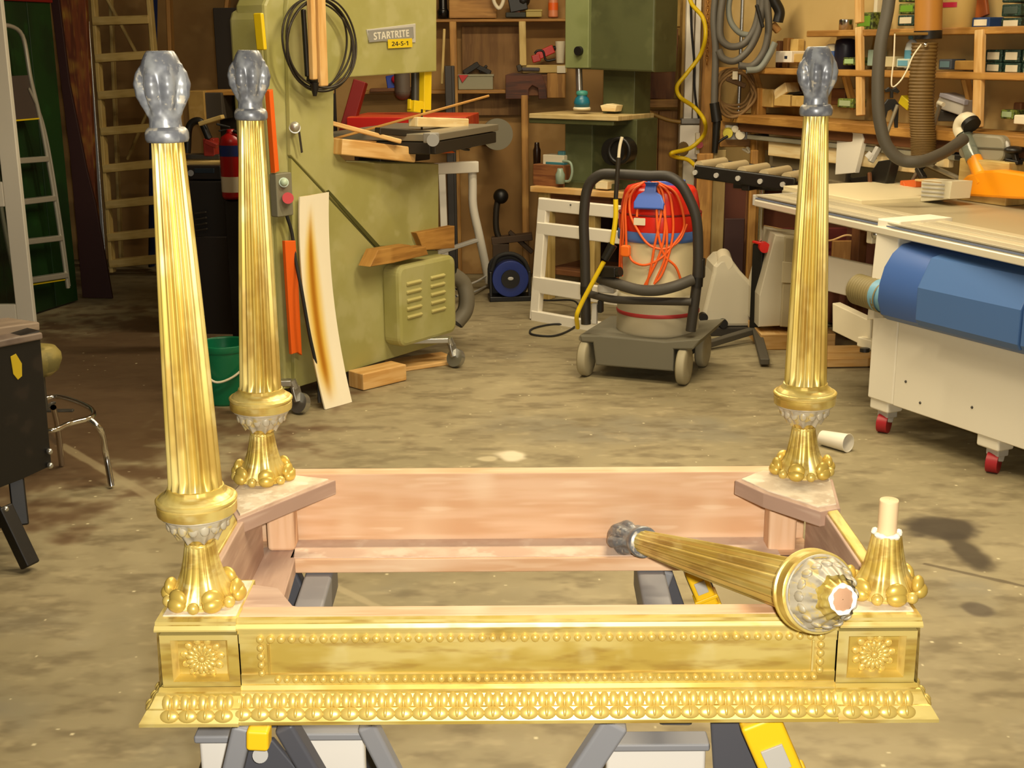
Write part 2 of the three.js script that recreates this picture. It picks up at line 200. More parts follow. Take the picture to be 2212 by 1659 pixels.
// corner blocks with a square rosette panel, mouldings mitred round the outer side
function cornerBlock(xi, xo, label) {
  const s = Math.sign(xo - xi), zr = ZF - 0.125, o0 = 0.004; const g = new THREE.BufferGeometry(), pos = [];
  const Q = P.filter((p) => p[0] > 0.886 || p[0] < 0.811).map((p) => [p[0], p[1] + o0]);
  const ringAt = ([y, o]) => [[xi, y, zr], [xo + s * o * (y > 0.85 ? 0.35 : 0.9), y, zr], [xo + s * o * (y > 0.85 ? 0.35 : 0.9), y, ZF + o], [xi, y, ZF + o]];
  for (let i = 0; i < Q.length - 1; i++) { const a = ringAt(Q[i]), b = ringAt(Q[i + 1]); for (let k = 0; k < 4; k++) { if (k === 2 && Q[i][0] > 0.85 && Q[i + 1][0] < 0.85) continue; const n = (k + 1) % 4, q = s > 0 ? [a[k], b[k], b[n], a[k], b[n], a[n]] : [a[k], b[n], b[k], a[k], a[n], b[n]]; for (const p of q) pos.push(...p); } }
  for (const [R, f] of [[ringAt(Q[0]), 1], [ringAt(Q.at(-1)), -1]]) { const q = f * s > 0 ? [0, 1, 2, 0, 2, 3] : [0, 2, 1, 0, 3, 2]; for (const k of q) pos.push(...R[k]); }
  g.setAttribute('position', new THREE.Float32BufferAttribute(pos, 3)); g.computeVertexNormals();
  const xa = Math.min(xi, xo), xb = Math.max(xi, xo), m = 0.0145, face = slab([[xa, 0.8105], [xb, 0.8105], [xb, 0.887], [xa, 0.887]], ZF - 0.014, ZF + o0, 0, [[[xa + m, 0.818], [xb - m, 0.818], [xb - m, 0.8795], [xa + m, 0.8795]].reverse()]);
  const back = boxb(xa + 0.004, xb - 0.004, 0.811, 0.886, ZF - 0.02, ZF - 0.0105, 0.001), bev = [[xa + m, 0.818, xb - m, 0.818], [xb - m, 0.818, xb - m, 0.8795], [xb - m, 0.8795, xa + m, 0.8795], [xa + m, 0.8795, xa + m, 0.818]];
  const cove = []; for (const [x0, y0, x1, y1] of bev) { const cx = (xa + xb) / 2, cyy = 0.84875, t = 0.85; const f = (x, y, k, z) => [cx + (x - cx) * k, cyy + (y - cyy) * k, z]; const A = f(x0, y0, 1, ZF + o0 - 0.0005), B = f(x1, y1, 1, ZF + o0 - 0.0005), C = f(x1, y1, t, ZF - 0.0103), D = f(x0, y0, t, ZF - 0.0103); cove.push(...A, ...B, ...C, ...A, ...C, ...D); }
  const cg = new THREE.BufferGeometry(); cg.setAttribute('position', new THREE.Float32BufferAttribute(cove, 3)); cg.computeVertexNormals();
  const blk = part(table, 'corner_block', [uvm(g), face, back, uvm(cg)], goldFlat, label);
  const ro = [new THREE.CylinderGeometry(0.0165, 0.0205, 0.006, 28).rotateX(Math.PI / 2).translate(0, 0, 0.003), ell(0, 0, 0.0065, 0.0042, 0.0042, 0.003, 12)];
  for (let k = 0; k < 15; k++) { const a = k * Math.PI * 2 / 15; ro.push(ell(0.0155, 0, 0.0055, 0.0068, 0.0038, 0.0042, 10).rotateZ(a), ell(0.009, 0, 0.0062, 0.005, 0.0019, 0.0022, 8).rotateZ(a + 0.2)); } for (let k = 0; k < 11; k++) ro.push(ell(0.0245, 0, 0.001, 0.0062, 0.005, 0.0028, 8).rotateZ(k * Math.PI * 2 / 11 + 0.1));
  const r = part(blk, 'rosette', ro, goldBright, 'carved flower rosette'); r.position.set((xa + xb) / 2, 0.8475, ZF - 0.0105);
  return blk;
}
const blkL = cornerBlock(JL, X0, 'left corner block with a flower rosette'), blkR = cornerBlock(JR, X1, 'right corner block with a flower rosette');
const leafUp = mg([ell(-0.006, 0, 0, 0.0066, 0.011, 0.0042, 12), ell(0.006, 0, 0, 0.0066, 0.011, 0.0042, 12), ell(0, -0.003, 0.002, 0.002, 0.0095, 0.0042, 8)]).rotateX(-0.55);
const leafLow = mg([ell(0, 0, 0, 0.013, 0.0092, 0.0044, 14), ell(0, 0.001, 0.003, 0.003, 0.0066, 0.0034, 8)]).rotateX(-0.55);
for (let i = 0; i < 42; i++) {
  const x = X0 + 0.012 + i * 0.0243, p = x < JL ? blkL : x > JR ? blkR : front, d = p === front ? 0 : 0.004;
  part(p, 'leaf', leafUp, goldBright).position.set(x, 0.7925, ZF + 0.0105 + d); part(p, 'leaf', leafLow, goldBright).position.set(x, 0.7785, ZF + 0.0225 + d);
}
for (const [p, x, s] of [[blkL, X0, -1], [blkR, X1, 1]]) for (let i = 0; i < 5; i++) { const a = part(p, 'leaf', leafUp, goldBright), b = part(p, 'leaf', leafLow, goldBright); a.rotation.y = b.rotation.y = s * Math.PI / 2; a.position.set(x + s * 0.012, 0.7925, ZF - 0.008 - i * 0.0243); b.position.set(x + s * 0.0235, 0.7785, ZF - 0.008 - i * 0.0243); }
// bare wood inside
for (const [a, b] of [[X0 + 0.004, JL - 0.002], [JR + 0.002, X1 - 0.004]]) part(table, 'block_top', boxb(a, b, 0.906, 0.913, ZF - 0.12, ZF - 0.004, 0.002), gesso, 'chalky gesso patch under the leg foot');
part(table, 'back_rail', boxb(-0.46, 0.53, 0.752, 0.911, -2.205, -2.172, 0.003), pinkWood, 'bare pinkish wood back rail');
part(table, 'back_rim', boxb(-0.46, 0.53, 0.757, 0.784, -2.172, -2.083, 0.003), pinkWood, 'broad inner rim board'); part(table, 'dusty_ledge', boxb(-0.392, 0.47, 0.7835, 0.7855, -2.171, -2.087, 0.001), dustMat, 'dusty pale top of the rim');
for (const [x, s] of [[-0.452, 1], [0.526, -1]]) {
  const r = part(table, 'side_rail', boxb(x - 0.012, x + 0.012, 0.765, 0.905, -2.1, ZF - 0.11, 0.003), greyWood, 'side rail with dusty bare inner face');
  part(r, 'gilt_edge', boxb(x - 0.012 - s * 0.004, x + 0.008 - s * 0.004, 0.9, 0.909, -2.085, ZF - 0.12, 0.003), goldFlat, 'gilt top edge');
}
const flat = (poly, y0, y1, m, name, label) => part(table, name, slab(poly.map((p) => [p[0], -p[1]]), y0, y1, 0.002).rotateX(-Math.PI / 2), m, label);
const xz = (l) => l.map((p) => [p[0], p[2]]), g1 = xz([[-0.488,0.912,-2.041], [-0.48,0.912,-2.132], [-0.388,0.912,-2.165], [-0.314,0.912,-2.139], [-0.396,0.912,-2.021], [-0.448,0.912,-1.944]]), g2 = xz([[0.392,0.912,-2.125], [0.444,0.912,-2.175], [0.565,0.912,-2.127], [0.542,0.912,-1.982], [0.505,0.912,-1.965], [0.429,0.912,-2.057]]);
const ga = flat(g1, 0.884, 0.911, greyWood, 'gusset', 'corner gusset under the rear left leg'), gb = flat(g2, 0.884, 0.911, greyWood, 'gusset', 'nailed corner gusset under the rear right leg');
for (const [p, l, c, k] of [[ga, g1, [-0.44, -2.14], 0.9], [gb, g2, [0.51, -2.14], 0.9]]) part(p, 'gesso_patch', slab(l.map(([x, z]) => [c[0] + (x - c[0]) * k, -(c[1] + (z - c[1]) * k)]), 0.910, 0.9135, 0.001).rotateX(-Math.PI / 2), gesso, 'chalky gesso over the gusset');
flat(xz([[-0.385,0.909,-1.604], [-0.374,0.909,-1.691], [-0.335,0.909,-1.678], [-0.304,0.909,-1.618], [-0.258,0.909,-1.597], [-0.263,0.909,-1.589], [-0.376,0.909,-1.591]]), 0.885, 0.9095, greyWood, 'gusset', 'worn corner gusset at the front left');
flat(xz([[-0.497,0.784,-2.02], [-0.472,0.784,-2.091], [-0.455,0.784,-2.132], [-0.393,0.784,-2.162], [-0.382,0.784,-2.075], [-0.372,0.784,-1.874], [-0.374,0.784,-1.741], [-0.464,0.784,-1.742]]), 0.757, 0.7855, greyWood, 'side_rim', 'dusty wide left rim board');
flat([[0.515, ZF - 0.06], [0.44, ZF - 0.06], [0.45, -2.09], [0.515, -2.09]], 0.757, 0.784, greyWood, 'side_rim', 'dusty right rim board');
part(table, 'corner_post', bar([-0.412, 0.786, -2.135], [-0.412, 0.886, -2.135], 0.05, 0.046, [0, 0, 1], 0.008), pinkWood, 'rounded wooden corner post at the rear left'); part(table, 'corner_post', bar([0.478, 0.78, -2.135], [0.478, 0.886, -2.135], 0.05, 0.046, [0, 0, 1], 0.006), pinkWood, 'nailed wooden corner post at the rear right');

// the broken fourth leg, lying across the frame
{
  const A = V([0.389, 0.971, -1.515]), B = V([0.2,0.812,-2.108]), d = B.clone().sub(A), s = d.length() / 0.56; d.normalize();
  const t = thing('broken_leg', 'broken-off fluted gilt leg with grey claw foot, lying across the upturned table frame', 'table leg');
  upperLeg(t); part(t, 'broken_neck', lathe([[0.0005, 0.0835], [0.0148, 0.0835], [0.0152, 0.09]], 30), paint(0xb48c6c, 0.8), 'raw broken wood end');
  part(t, 'plaster_edge', grid(48, 8, (u, v) => { const a = u * Math.PI * 2, b = v * Math.PI * 2, r = 0.0026 * (1 + 0.3 * Math.sin(4 * a) + 0.25 * Math.sin(9 * a)); return [Math.cos(a) * (0.0168 + r * Math.cos(b)), 0.0835 + r * Math.sin(b), -Math.sin(a) * (0.0168 + r * Math.cos(b))]; }), paint(0xf6efe2, 0.9), 'white plaster rim');
  t.quaternion.setFromUnitVectors(new THREE.Vector3(0, 1, 0), d); t.position.copy(A).addScaledVector(d, -0.14 * s); t.scale.set(1, s, 1); t.userData.keep = true;
}

// ---------------------------------------------------------------- folding sawhorses
const horseGrey = paint(0x85868a, 0.5), horseDark = paint(0x4a4b52, 0.5), horseTray = paint(0xdcd8d0, 0.55), horseYellow = paint(0xf0c21c, 0.45);
function legBar(a, b, w, d) { return bar(a, b, w, d, [0, 0, 1], 0.006); }
function sawhorse(label, beam, ends, tray) {
  const t = thing('sawhorse', label, 'sawhorse');
  part(t, 'top_beam', bar(beam[0], beam[1], 0.05, 0.06), horseGrey);
  for (const e of ends) {
    const l = part(t, 'leg', legBar(e.l[0], e.l[1], e.w ?? 0.05, e.d ?? 0.035), e.lm ?? horseGrey), r = part(t, 'leg', legBar(e.r[0], e.r[1], e.w ?? 0.05, e.d ?? 0.035), horseDark);
    const mid = (p, q, k) => [0, 1, 2].map((i) => p[i] + (q[i] - p[i]) * k);
    if (e.cap) { const [p, q, off, cw] = e.cap; const A = mid(e[p][0], e[p][1], q[0]), B = mid(e[p][0], e[p][1], q[1]); A[2] += off; B[2] += off; part(t, 'end_cap', [bar(A, B, cw, 0.03, [0, 0, 1], 0.006), bar(mid(A, B, 0.55), mid(A, B, 0.62), cw + 0.008, 0.036, [0, 0, 1]), bar(mid(A, B, 0.72), mid(A, B, 0.79), cw + 0.008, 0.036, [0, 0, 1])], horseYellow, 'yellow plastic end cap'); part(t, 'cap_inset', bar(mid(A, B, 0.24), mid(A, B, 0.46), cw * 0.55, 0.004, [0, 0, 1], 0.001).translate(0, 0, 0.0165), lightGrey, 'grey square inset'); }
    if (e.plate) part(t, 'gusset_plate', slab(e.plate, e.pz - 0.012, e.pz, 0.003), horseDark);
    for (const m of [l, r]) m.name = 'leg';
  }
  for (const [a, b] of tray ?? []) { part(t, 'tool_tray', boxAt(a, b, 0.02), horseTray, 'pale grey folding tool tray'); part(t, 'tray_lip', boxb(a[0] - 0.004, b[0] + 0.004, b[1], b[1] + 0.013, b[2] - 0.03, b[2] + 0.012), horseGrey, 'grey tray lip'); }
  return t;
}
const toFloor = (a, b) => { const k = (a[1] - 0.03) / (a[1] - b[1]); return [a, [a[0] + (b[0] - a[0]) * k, 0.03, a[2] + (b[2] - a[2]) * k]]; };
sawhorse('left folding sawhorse, its yellow end cap under the rosette corner of the frame', [[-0.335, 0.725, -1.66], [-0.345, 0.725, -2.16]], [
  { l: toFloor([-0.384,0.724,-1.63], [-0.404,0.651,-1.63]), r: toFloor([-0.329,0.718,-1.64], [-0.294,0.644,-1.64]), w: 0.03, plate: [[-0.385,0.686,-1.645],[-0.348,0.686,-1.645],[-0.285,0.594,-1.645],[-0.427,0.595,-1.645]].map((p) => [p[0], p[1]]), pz: -1.645 },
  { l: toFloor([-0.434,0.737,-2.14], [-0.464,0.65,-2.14]), r: toFloor([-0.411,0.736,-2.14], [-0.378,0.65,-2.14]), w: 0.045 },
], [[[-0.327,0.534,-1.74], [-0.229,0.635,-1.74]], [[-0.471,0.56,-1.7], [-0.426,0.655,-1.7]]]);
{
  const h = scene.children.at(-1);
  part(h, 'end_cap', [bar([-0.359,0.729,-1.61], [-0.361,0.697,-1.61], 0.032, 0.03, [0, 0, 1], 0.005)], horseYellow, 'yellow plastic end cap');
  part(h, 'bolt', cyl([-0.367,0.665,-1.64], [-0.361,0.68,-1.615], 0.011), greyPlastic, 'round steel bolt'); part(h, 'leg_rail', legBar(...toFloor([-0.222,0.672,-1.72], [-0.189,0.594,-1.72]), 0.03, 0.03), horseGrey);
  
}
sawhorse('right folding sawhorse with long yellow end caps, under the broken leg', [[0.235, 0.725, -1.66], [0.245, 0.725, -2.16]], [
  { l: toFloor([0.145,0.724,-1.63], [0.1,0.647,-1.63]), r: toFloor([0.349,0.726,-1.63], [0.384,0.645,-1.63]), w: 0.04, d: 0.03, lm: horseGrey, cap: ['r', [-0.03, 0.2], 0.035, 0.058], plate: [[0.278,0.732,-1.62],[0.32,0.732,-1.62],[0.367,0.606,-1.62],[0.289,0.606,-1.62]].map((p) => [p[0], p[1]]), pz: -1.62 },
  { l: toFloor([0.271,0.741,-2.14], [0.242,0.645,-2.14]), r: toFloor([0.327,0.736,-2.15], [0.366,0.645,-2.15]), w: 0.04, cap: ['r', [-0.02, 0.12], 0.03, 0.036], plate: [[0.264,0.745,-2.13],[0.284,0.745,-2.13],[0.321,0.64,-2.13],[0.228,0.641,-2.13]].map((p) => [p[0], p[1]]), pz: -2.13 },
], [[[0.141,0.53,-1.74], [0.294,0.613,-1.74]]]);

// ---------------------------------------------------------------- the room
const HC = 3.3;
const floorTex = tex(2048, 2048, (u, v) => {
  const x = -5 + u * 10, z = -10.5 + (1 - v) * 11; const f = (s, q) => fbm(u, v, s, s * 1.1 | 0, 5, q);
  let c = mixc([142, 131, 100], [156, 144, 112], smooth(0.36, 0.64, f(9, 1))); c = mixc(c, [112, 101, 74], smooth(0.42, 0.95, f(26, 2)) * 0.4); c = mixc(c, [172, 160, 126], smooth(0.52, 0.85, f(40, 3)) * 0.45); c = mixc(c, [92, 98, 108], smooth(0.6, 0.85, f(14, 4)) * 0.25);
  c = mixc(c, [98, 86, 62], smooth(0.42, 0.85, fbm(u, v, 90, 200, 4, 9)) * 0.55); c = mixc(c, [182, 168, 132], smooth(0.55, 0.9, fbm(u, v, 160, 320, 3, 19)) * 0.4);
  const blob = (bx, bz, rx, rz, col, k) => { const d = Math.hypot((x - bx) / rx, (z - bz) / rz) + 0.9 * (fbm(u, v, 90, 90, 3, 12) - 0.5); c = mixc(c, col, (1 - smooth(0.55, 1, d)) * k); };
  blob(0.0, -5.07, 0.085, 0.1, [226, 216, 190], 0.85); blob(-0.1, -5.03, 0.06, 0.05, [206, 194, 160], 0.7); blob(1.5, -4.22, 0.15, 0.13, [58, 48, 36], 0.85); blob(1.53, -4.0, 0.07, 0.2, [62, 52, 38], 0.8); blob(1.4, -3.55, 0.05, 0.06, [70, 60, 50], 0.6); blob(-0.62, -3.3, 0.35, 0.3, [90, 76, 52], 0.5); blob(-2.2, -6.2, 1.5, 2.4, [80, 54, 32], 0.7);
  const line = (ax, az, bx, bz, w, col, k) => { const dx = bx - ax, dz = bz - az, t = ((x - ax) * dx + (z - az) * dz) / (dx * dx + dz * dz); if (t < 0 || t > 1) return; const d = Math.abs((x - ax) * dz - (z - az) * dx) / Math.hypot(dx, dz) + 0.01 * (fbm(u, v, 160, 160, 2, 14) - 0.5); c = mixc(c, col, (1 - smooth(w * 0.5, w, d)) * k); };
  line(-1.96, -5.27, -1.3, -4.5, 0.03, [168, 154, 120], 0.7); line(-0.62, -3.8, -0.25, -3.42, 0.02, [176, 162, 128], 0.6); line(-1.95, -5.25, -2.4, -5.9, 0.02, [60, 48, 36], 0.5); line(1.35, -3.9, 2.6, -3.0, 0.012, [80, 68, 50], 0.6);
  if (hash((u * 1400) | 0, (v * 1400) | 0, 44) > 0.9992) c = [206, 196, 160];
  return c;
});
const floorMat = mat(WHITE, 0.62, 0, { map: floorTex, boxuv: false, bumpMap: fine, bumpScale: 0.002 });
{ const f = new THREE.BoxGeometry(10, 0.2, 11.2).translate(0, -0.1, -4.9); const p = f.attributes.position, uv = f.attributes.uv; for (let i = 0; i < p.count; i++) uv.setXY(i, (p.getX(i) + 5) / 10, 1 - (p.getZ(i) + 10.5) / 11); struct('floor', f, floorMat); }
struct('ceiling', boxb(-5, 5, HC, HC + 0.2, -10.5, 0.7), paint(0xb8ab90, 0.9));
struct('wall_back', boxb(-3.7, 1.75, 0, HC, -10.45, -10.3), wallMat);
struct('wall_left', boxb(-3.75, -3.6, 0, HC, -10.4, 0.7), paint(0x4a3a28, 0.9));
struct('wall_front', boxb(-5, 5, 0, HC, 0.5, 0.7), paint(0x8a7a5c, 0.9));
struct('wall_right', boxb(3.9, 4.1, 0, HC, -6.6, 0.7), paint(0xa89878, 0.9));
{ const w = struct('wall_rear', boxb(-1.1, 4.4, 0, HC, -0.17, -0.02), mat(WHITE, 0.85, 0, { map: blotchTex(0xc4a86c, 0xb4965c, 0xd0b67e, 57, 3, 3, 1.6) }), {at:[1.6,0,-8.4],ry:-1.137}); w.name = 'wall_side'; }
struct('wall_mid', boxb(-1.75, 1.35, 0, HC, -9.62, -9.5), wallMat);
// ceiling fittings: a glowing tube case and a light of the same size just below it
const glow = new THREE.MeshStandardMaterial({ color: 0xfff4dc, emissive: LAMP_COLOR, emissiveIntensity: 6 });
for (const [i, [x, z, k]] of LAMPS.entries()) {
  const t = thing('ceiling_light', ['ceiling strip light over the gilt table', 'ceiling strip light over the blue and white saw', 'ceiling strip light over the red vacuum', 'ceiling strip light over the open floor'][i], 'ceiling light', { at: [x, HC - 0.11, z] });
  part(t, 'housing', boxb(-0.75, 0.75, 0.03, 0.11, -0.09, 0.09), white); part(t, 'tube', boxb(-0.73, 0.73, 0, 0.03, -0.07, 0.07), glow);
  const l = new THREE.RectAreaLight(LAMP_COLOR, LAMP_NITS * k, 1.46, 0.14); l.position.set(x, HC - 0.125, z); l.lookAt(x, 0, z); scene.add(l);
}

// ---------------------------------------------------------------- left side: door, green wall, ladders, boards
{
  const d = struct('door_1', null, null, { at: [-2.75, 0, -7.2], ry: 0 });
  const e = [-2.754,0.092,-7.2], o = [-2.75, -7.2], w = -e[0] - 2.75 + 5.5; const x1 = e[0] + 2.75;
  part(d, 'stile', boxb(x1 - 0.1, x1, 0, 2.05, -0.045, 0), white); part(d, 'stile', boxb(x1 - 0.86, x1 - 0.76, 0, 2.05, -0.045, 0), white);
  for (const [a, b] of [[0, 0.24], [0.8, 0.94], [1.93, 2.05]]) part(d, 'rail', boxb(x1 - 0.76, x1 - 0.1, a, b, -0.045, 0), white);
  const g = new THREE.MeshPhysicalMaterial({ color: 0xdfe4e0, roughness: 0.12, transmission: 1, thickness: 0 });
  part(d, 'pane', boxb(x1 - 0.77, x1 - 0.09, 0.23, 0.81, -0.026, -0.02, 0.001), g); part(d, 'pane', boxb(x1 - 0.77, x1 - 0.09, 0.93, 1.94, -0.026, -0.02, 0.001), g);
}
{ const t = thing('green_door', 'dark green painted boarded door standing behind the aluminium ladder', 'door', {at:[-2.939,0,-8.506],ry:1.282}); for (let i = 0; i < 8; i++) part(t, 'board', boxb(-(i + 1) * 0.24, -i * 0.24 - 0.004, 0.012, 2.35, -0.05 - 0.002 * (i % 2), 0, 0.004), doorGreen); part(t, 'ledge', boxb(-1.92, 0, 0.15, 0.27, -0.08, -0.05), doorGreen); part(t, 'top_rail', boxb(-1.92, 0, 1.945, 2.08, 0, 0.02), darkRed, 'dark red top strip'); }
{
  const t = thing('step_ladder', 'folding aluminium step ladder leaning on the dark green door', 'ladder', {at:[-2.939,0,-8.506],ry:1.282}), z = 0.12;
  part(t, 'rail', tube([[-0.755,1.792,0.12],[-0.588,1.795,0.12],[-0.506,1.769,0.12],[-0.469,1.726,0.12],[-0.437,1.484,0.12],[-0.385,1.244,0.12],[-0.316,0.734,0.12],[-0.267,0.149,0.12]], 0.014), alu); part(t, 'rail', tube([[-0.464,1.43,0.12],[-0.361,1.223,0.12],[-0.278,0.61,0.12],[-0.25,0.158,0.12]], 0.008), alu);
  part(t, 'rail', tube([[-0.755,1.792,0.12],[-0.794,1.413,0.12],[-0.839,0.792,0.12],[-0.765,0.186,0.12]], 0.014), alu);
  for (const [a, b] of [[[-0.782,1.007,0.12], [-0.361,0.991,0.12]], [[-0.78,0.757,0.12], [-0.325,0.74,0.12]], [[-0.777,0.515,0.12], [-0.298,0.482,0.12]], [[-0.773,0.274,0.12], [-0.277,0.237,0.12]]]) part(t, 'tread', bar(a, b, 0.05, 0.035), alu);
  part(t, 'platform', slab([[-0.665,1.503],[-0.43,1.506],[-0.39,1.245],[-0.666,1.24]], 0.1, 0.115), paint(0x4b3f38, 0.6), 'dark platform flap'); for (const g of [bar([-0.707,1.242,0.125], [-0.401,1.242,0.125], 0.012, 0.01), bar([-0.718,0.242,0.125], [-0.299,0.21,0.125], 0.012, 0.01)]) part(t, 'yellow_edge', g, yellow, 'yellow safety edge');
}
solo('plank', 'tall yellow-streaked brown plank leaning between the green door and wooden ladder', 'plank', slab([[-3.051,2.099,-8.95],[-2.852,2.097,-8.95],[-2.905,0.676,-8.95],[-2.913,0.219,-8.95],[-3.011,0.22,-8.95],[-3.059,0.965,-8.95]].map((p) => [p[0], p[1]]), -0.06, 0), mat(WHITE, 0.6, 0, { map: woodTex(0x7a3c18, 0x5c2a10, 0xa8842c, 61, 0.5) }), { at: [0, 0, -8.95] });
{ const p = [[-2.973,2.081,-8.6],[-2.919,2.081,-8.6],[-2.897,1.442,-8.6],[-2.835,0.884,-8.6],[-2.797,0.652,-8.6],[-2.739,-0.013,-8.6],[-2.943,0.011,-8.6],[-2.939,0.992,-8.6]]; solo('board', 'dark maroon board leaning beside the dark green door', 'board', slab(p.map((q) => [q[0], Math.max(q[1], 0.004)]), -0.03, 0), paint(0x2c0a08, 0.6), { at: [0, 0, -8.6] }); }
solo('steel_bar', 'thin grey bar leaning just left of the wooden step ladder', 'bar', bar([-2.965,1.851,-9.3], [-2.95, 0.01, -9.15], 0.03, 0.02), steel);
{
  const t = thing('wooden_ladder', 'tall wooden step ladder with flat treads behind the front left table leg', 'ladder', {at:[-3.054,0,-9.55],ry:-0.119});
  part(t, 'stile', bar([0.077,2.19,0], [0.036,0.025,0], 0.03, 0.07, [0, 0, 1]), ladderWood); part(t, 'stile', bar([0.485,2.185,0], [0.512,0.13,0], 0.03, 0.07, [0, 0, 1]), ladderWood);
  for (const [a, b] of [[[0.061,1.853,0], [0.486,1.862,0]], [[0.058,1.594,0], [0.49,1.618,0]], [[0.055,1.332,0], [0.495,1.361,0]], [[0.052,1.073,0], [0.496,1.106,0]], [[0.042,0.802,0], [0.496,0.845,0]], [[0.039,0.535,0], [0.496,0.58,0]], [[0.031,0.292,0], [0.499,0.339,0]], [[0.028,0.092,0], [0.498,0.14,0]]]) part(t, 'tread', bar(a, b, 0.09, 0.06), ladderWood);
  part(t, 'back_leg', bar([-0.013,2.151,-0.5], [-0.111,0.041,-0.5], 0.05, 0.025), ladderWood); part(t, 'back_leg', bar([0.292,2.148,-0.5], [0.208,0.045,-0.5], 0.05, 0.025), ladderWood);
  part(t, 'brace', bar([-0.055,2.083,-0.45], [0.187,1.593,-0.45], 0.03, 0.02), ladderWood); part(t, 'brace', bar([0.271,1.284,-0.45], [0.029,0.829,-0.45], 0.03, 0.02), ladderWood);
}
solo('blue_board', 'narrow dark blue board standing right of the wooden step ladder', 'board', bar([-2.572,2.097,-9.65], [-2.78, 0.03, -9.75], 0.06, 0.02), paint(0x16244e, 0.5));
for (const [i, [a, b, m, l]] of [[[-2.506,2.071,-9.8], [-2.548,0.895,-9.8], plyWood, 'pale batten leaning on the brown back wall left of the green bandsaw'], [[-2.042,2.064,-9.7], [-2.129,1.608,-9.7], plyWood, 'slanting plywood strip high on the wall beside the green bandsaw'], [[-2.43,1.346,-9.6], [[-2.475,0.253,-9.6][0], 0.02, -9.6], pine, 'upright yellowish batten behind the front left claw foot']].entries()) solo('batten', l, 'batten', bar(a, b, 0.1 - 0.02 * i, 0.03), m);
// bench with boxes, red tools, black cabinet
{
  const t = thing('back_bench', 'dark bench with a wooden top crammed behind the two left table legs', 'bench', {at:[-1.9,0,-7.6],ry:-0.103});
  part(t, 'bench_top', slabTop([-0.043,1.004,0], [0.373,1.022,0], 0.55, 0.04), ladderWood); for (const x of [0.06, 0.7]) for (const z of [-0.1, -0.5]) part(t, 'leg', boxb(x - 0.03, x + 0.03, 0, 0.93, z - 0.03, z + 0.03), brownWood);
  part(t, 'back_shelf', boxb(0, 0.75, 1.38, 1.41, -0.6, -0.35), orangeWood); part(t, 'back_board', boxb(0, 0.75, 0.0, 1.9, -0.64, -0.61), paint(0x1c140c, 0.8), 'dark back board');
}
const inBK = (name, label, cat, geo, m) => solo(name, label, cat, geo, m, {at:[-1.9,0,-7.6],ry:-0.103});
inBK('carton', 'tan cardboard carton on the cluttered bench behind the front left claw foot', 'box', boxAt([-0.089,1.229,-0.3], [0.016,1.41,-0.3], 0.16), mat(WHITE, 0.8, 0, { map: blotchTex(0x9a7a3a, 0x8a6a30, 0xa8884a, 63, 3, 3, 0.4) }));
inBK('grey_case', 'dark grey tool case beside the cardboard carton on the cluttered bench', 'case', boxAt([-0.002,1.239,-0.32], [0.119,1.398,-0.32], 0.2), paint(0x3a332a, 0.7));
{ const t = thing('red_planer', 'small red and black power tool on the cluttered bench', 'power tool', {at:[-1.9,0,-7.6],ry:-0.103}); part(t, 'body', [boxAt([0.059,1.029,-0.1], [0.128,1.138,-0.1], 0.1), bar([0.094,1.13,-0.05], [0.166,1.098,-0.05], 0.05, 0.03)], paint(0x8c2418, 0.5)); part(t, 'handle', tube([[-0.023,1.06,-0.05],[0.011,1.227,-0.05],[0.068,1.243,-0.05],[0.117,1.141,-0.05]], 0.022), black); part(t, 'base', boxAt([-0.051,1.015,-0.1], [0.157,1.045,-0.1], 0.12), darkSteel); }
solo('offcut', 'short slanting wood offcut on the cluttered bench above the red tool', 'offcut', bar([0.084,1.23,0], [0.227,1.272,0], 0.06, 0.025), ladderWood, {at:[-1.9,0,-7.6],ry:-0.103});
{ const t = thing('black_cabinet', 'black metal cabinet with louvred vents between the two left table legs', 'cabinet', {at:[-1.9,0,-7.6],ry:-0.103}), z = 0.12; part(t, 'carcass', boxAt([-0.05,-0.066,0.1], [0.452,0.908,0.1], 0.42), paint(0x17120e, 0.5)); part(t, 'door', boxAt([-0.02,-0.027,0.12], [0.294,0.586,0.12], 0.02), paint(0x211a15, 0.5)); for (let i = 0; i < 4; i++) part(t, 'louvre', bar([...[0.057,0.72,0.12]].map((c, k) => c - (k === 1 ? i * 0.033 : 0)), [...[0.13,0.731,0.12]].map((c, k) => c - (k === 1 ? i * 0.033 : 0)), 0.02, 0.012), castIron); }
{ const t = thing('stereo', 'black stereo unit with dark display under the wooden bench edge', 'stereo', {at:[-1.9,0,-7.6],ry:-0.103}); part(t, 'body', boxAt([0.001,0.915,0.08], [0.218,0.996,0.08], 0.3), paint(0x201c1a, 0.4)); part(t, 'display', boxAt([0.061,0.953,0.085], [0.18,0.98,0.085], 0.01), paint(0x24303a, 0.2)); part(t, 'knob', cyl([0.037,0.953,0.08], [0.044,0.955,0.1], 0.018), darkSteel); }
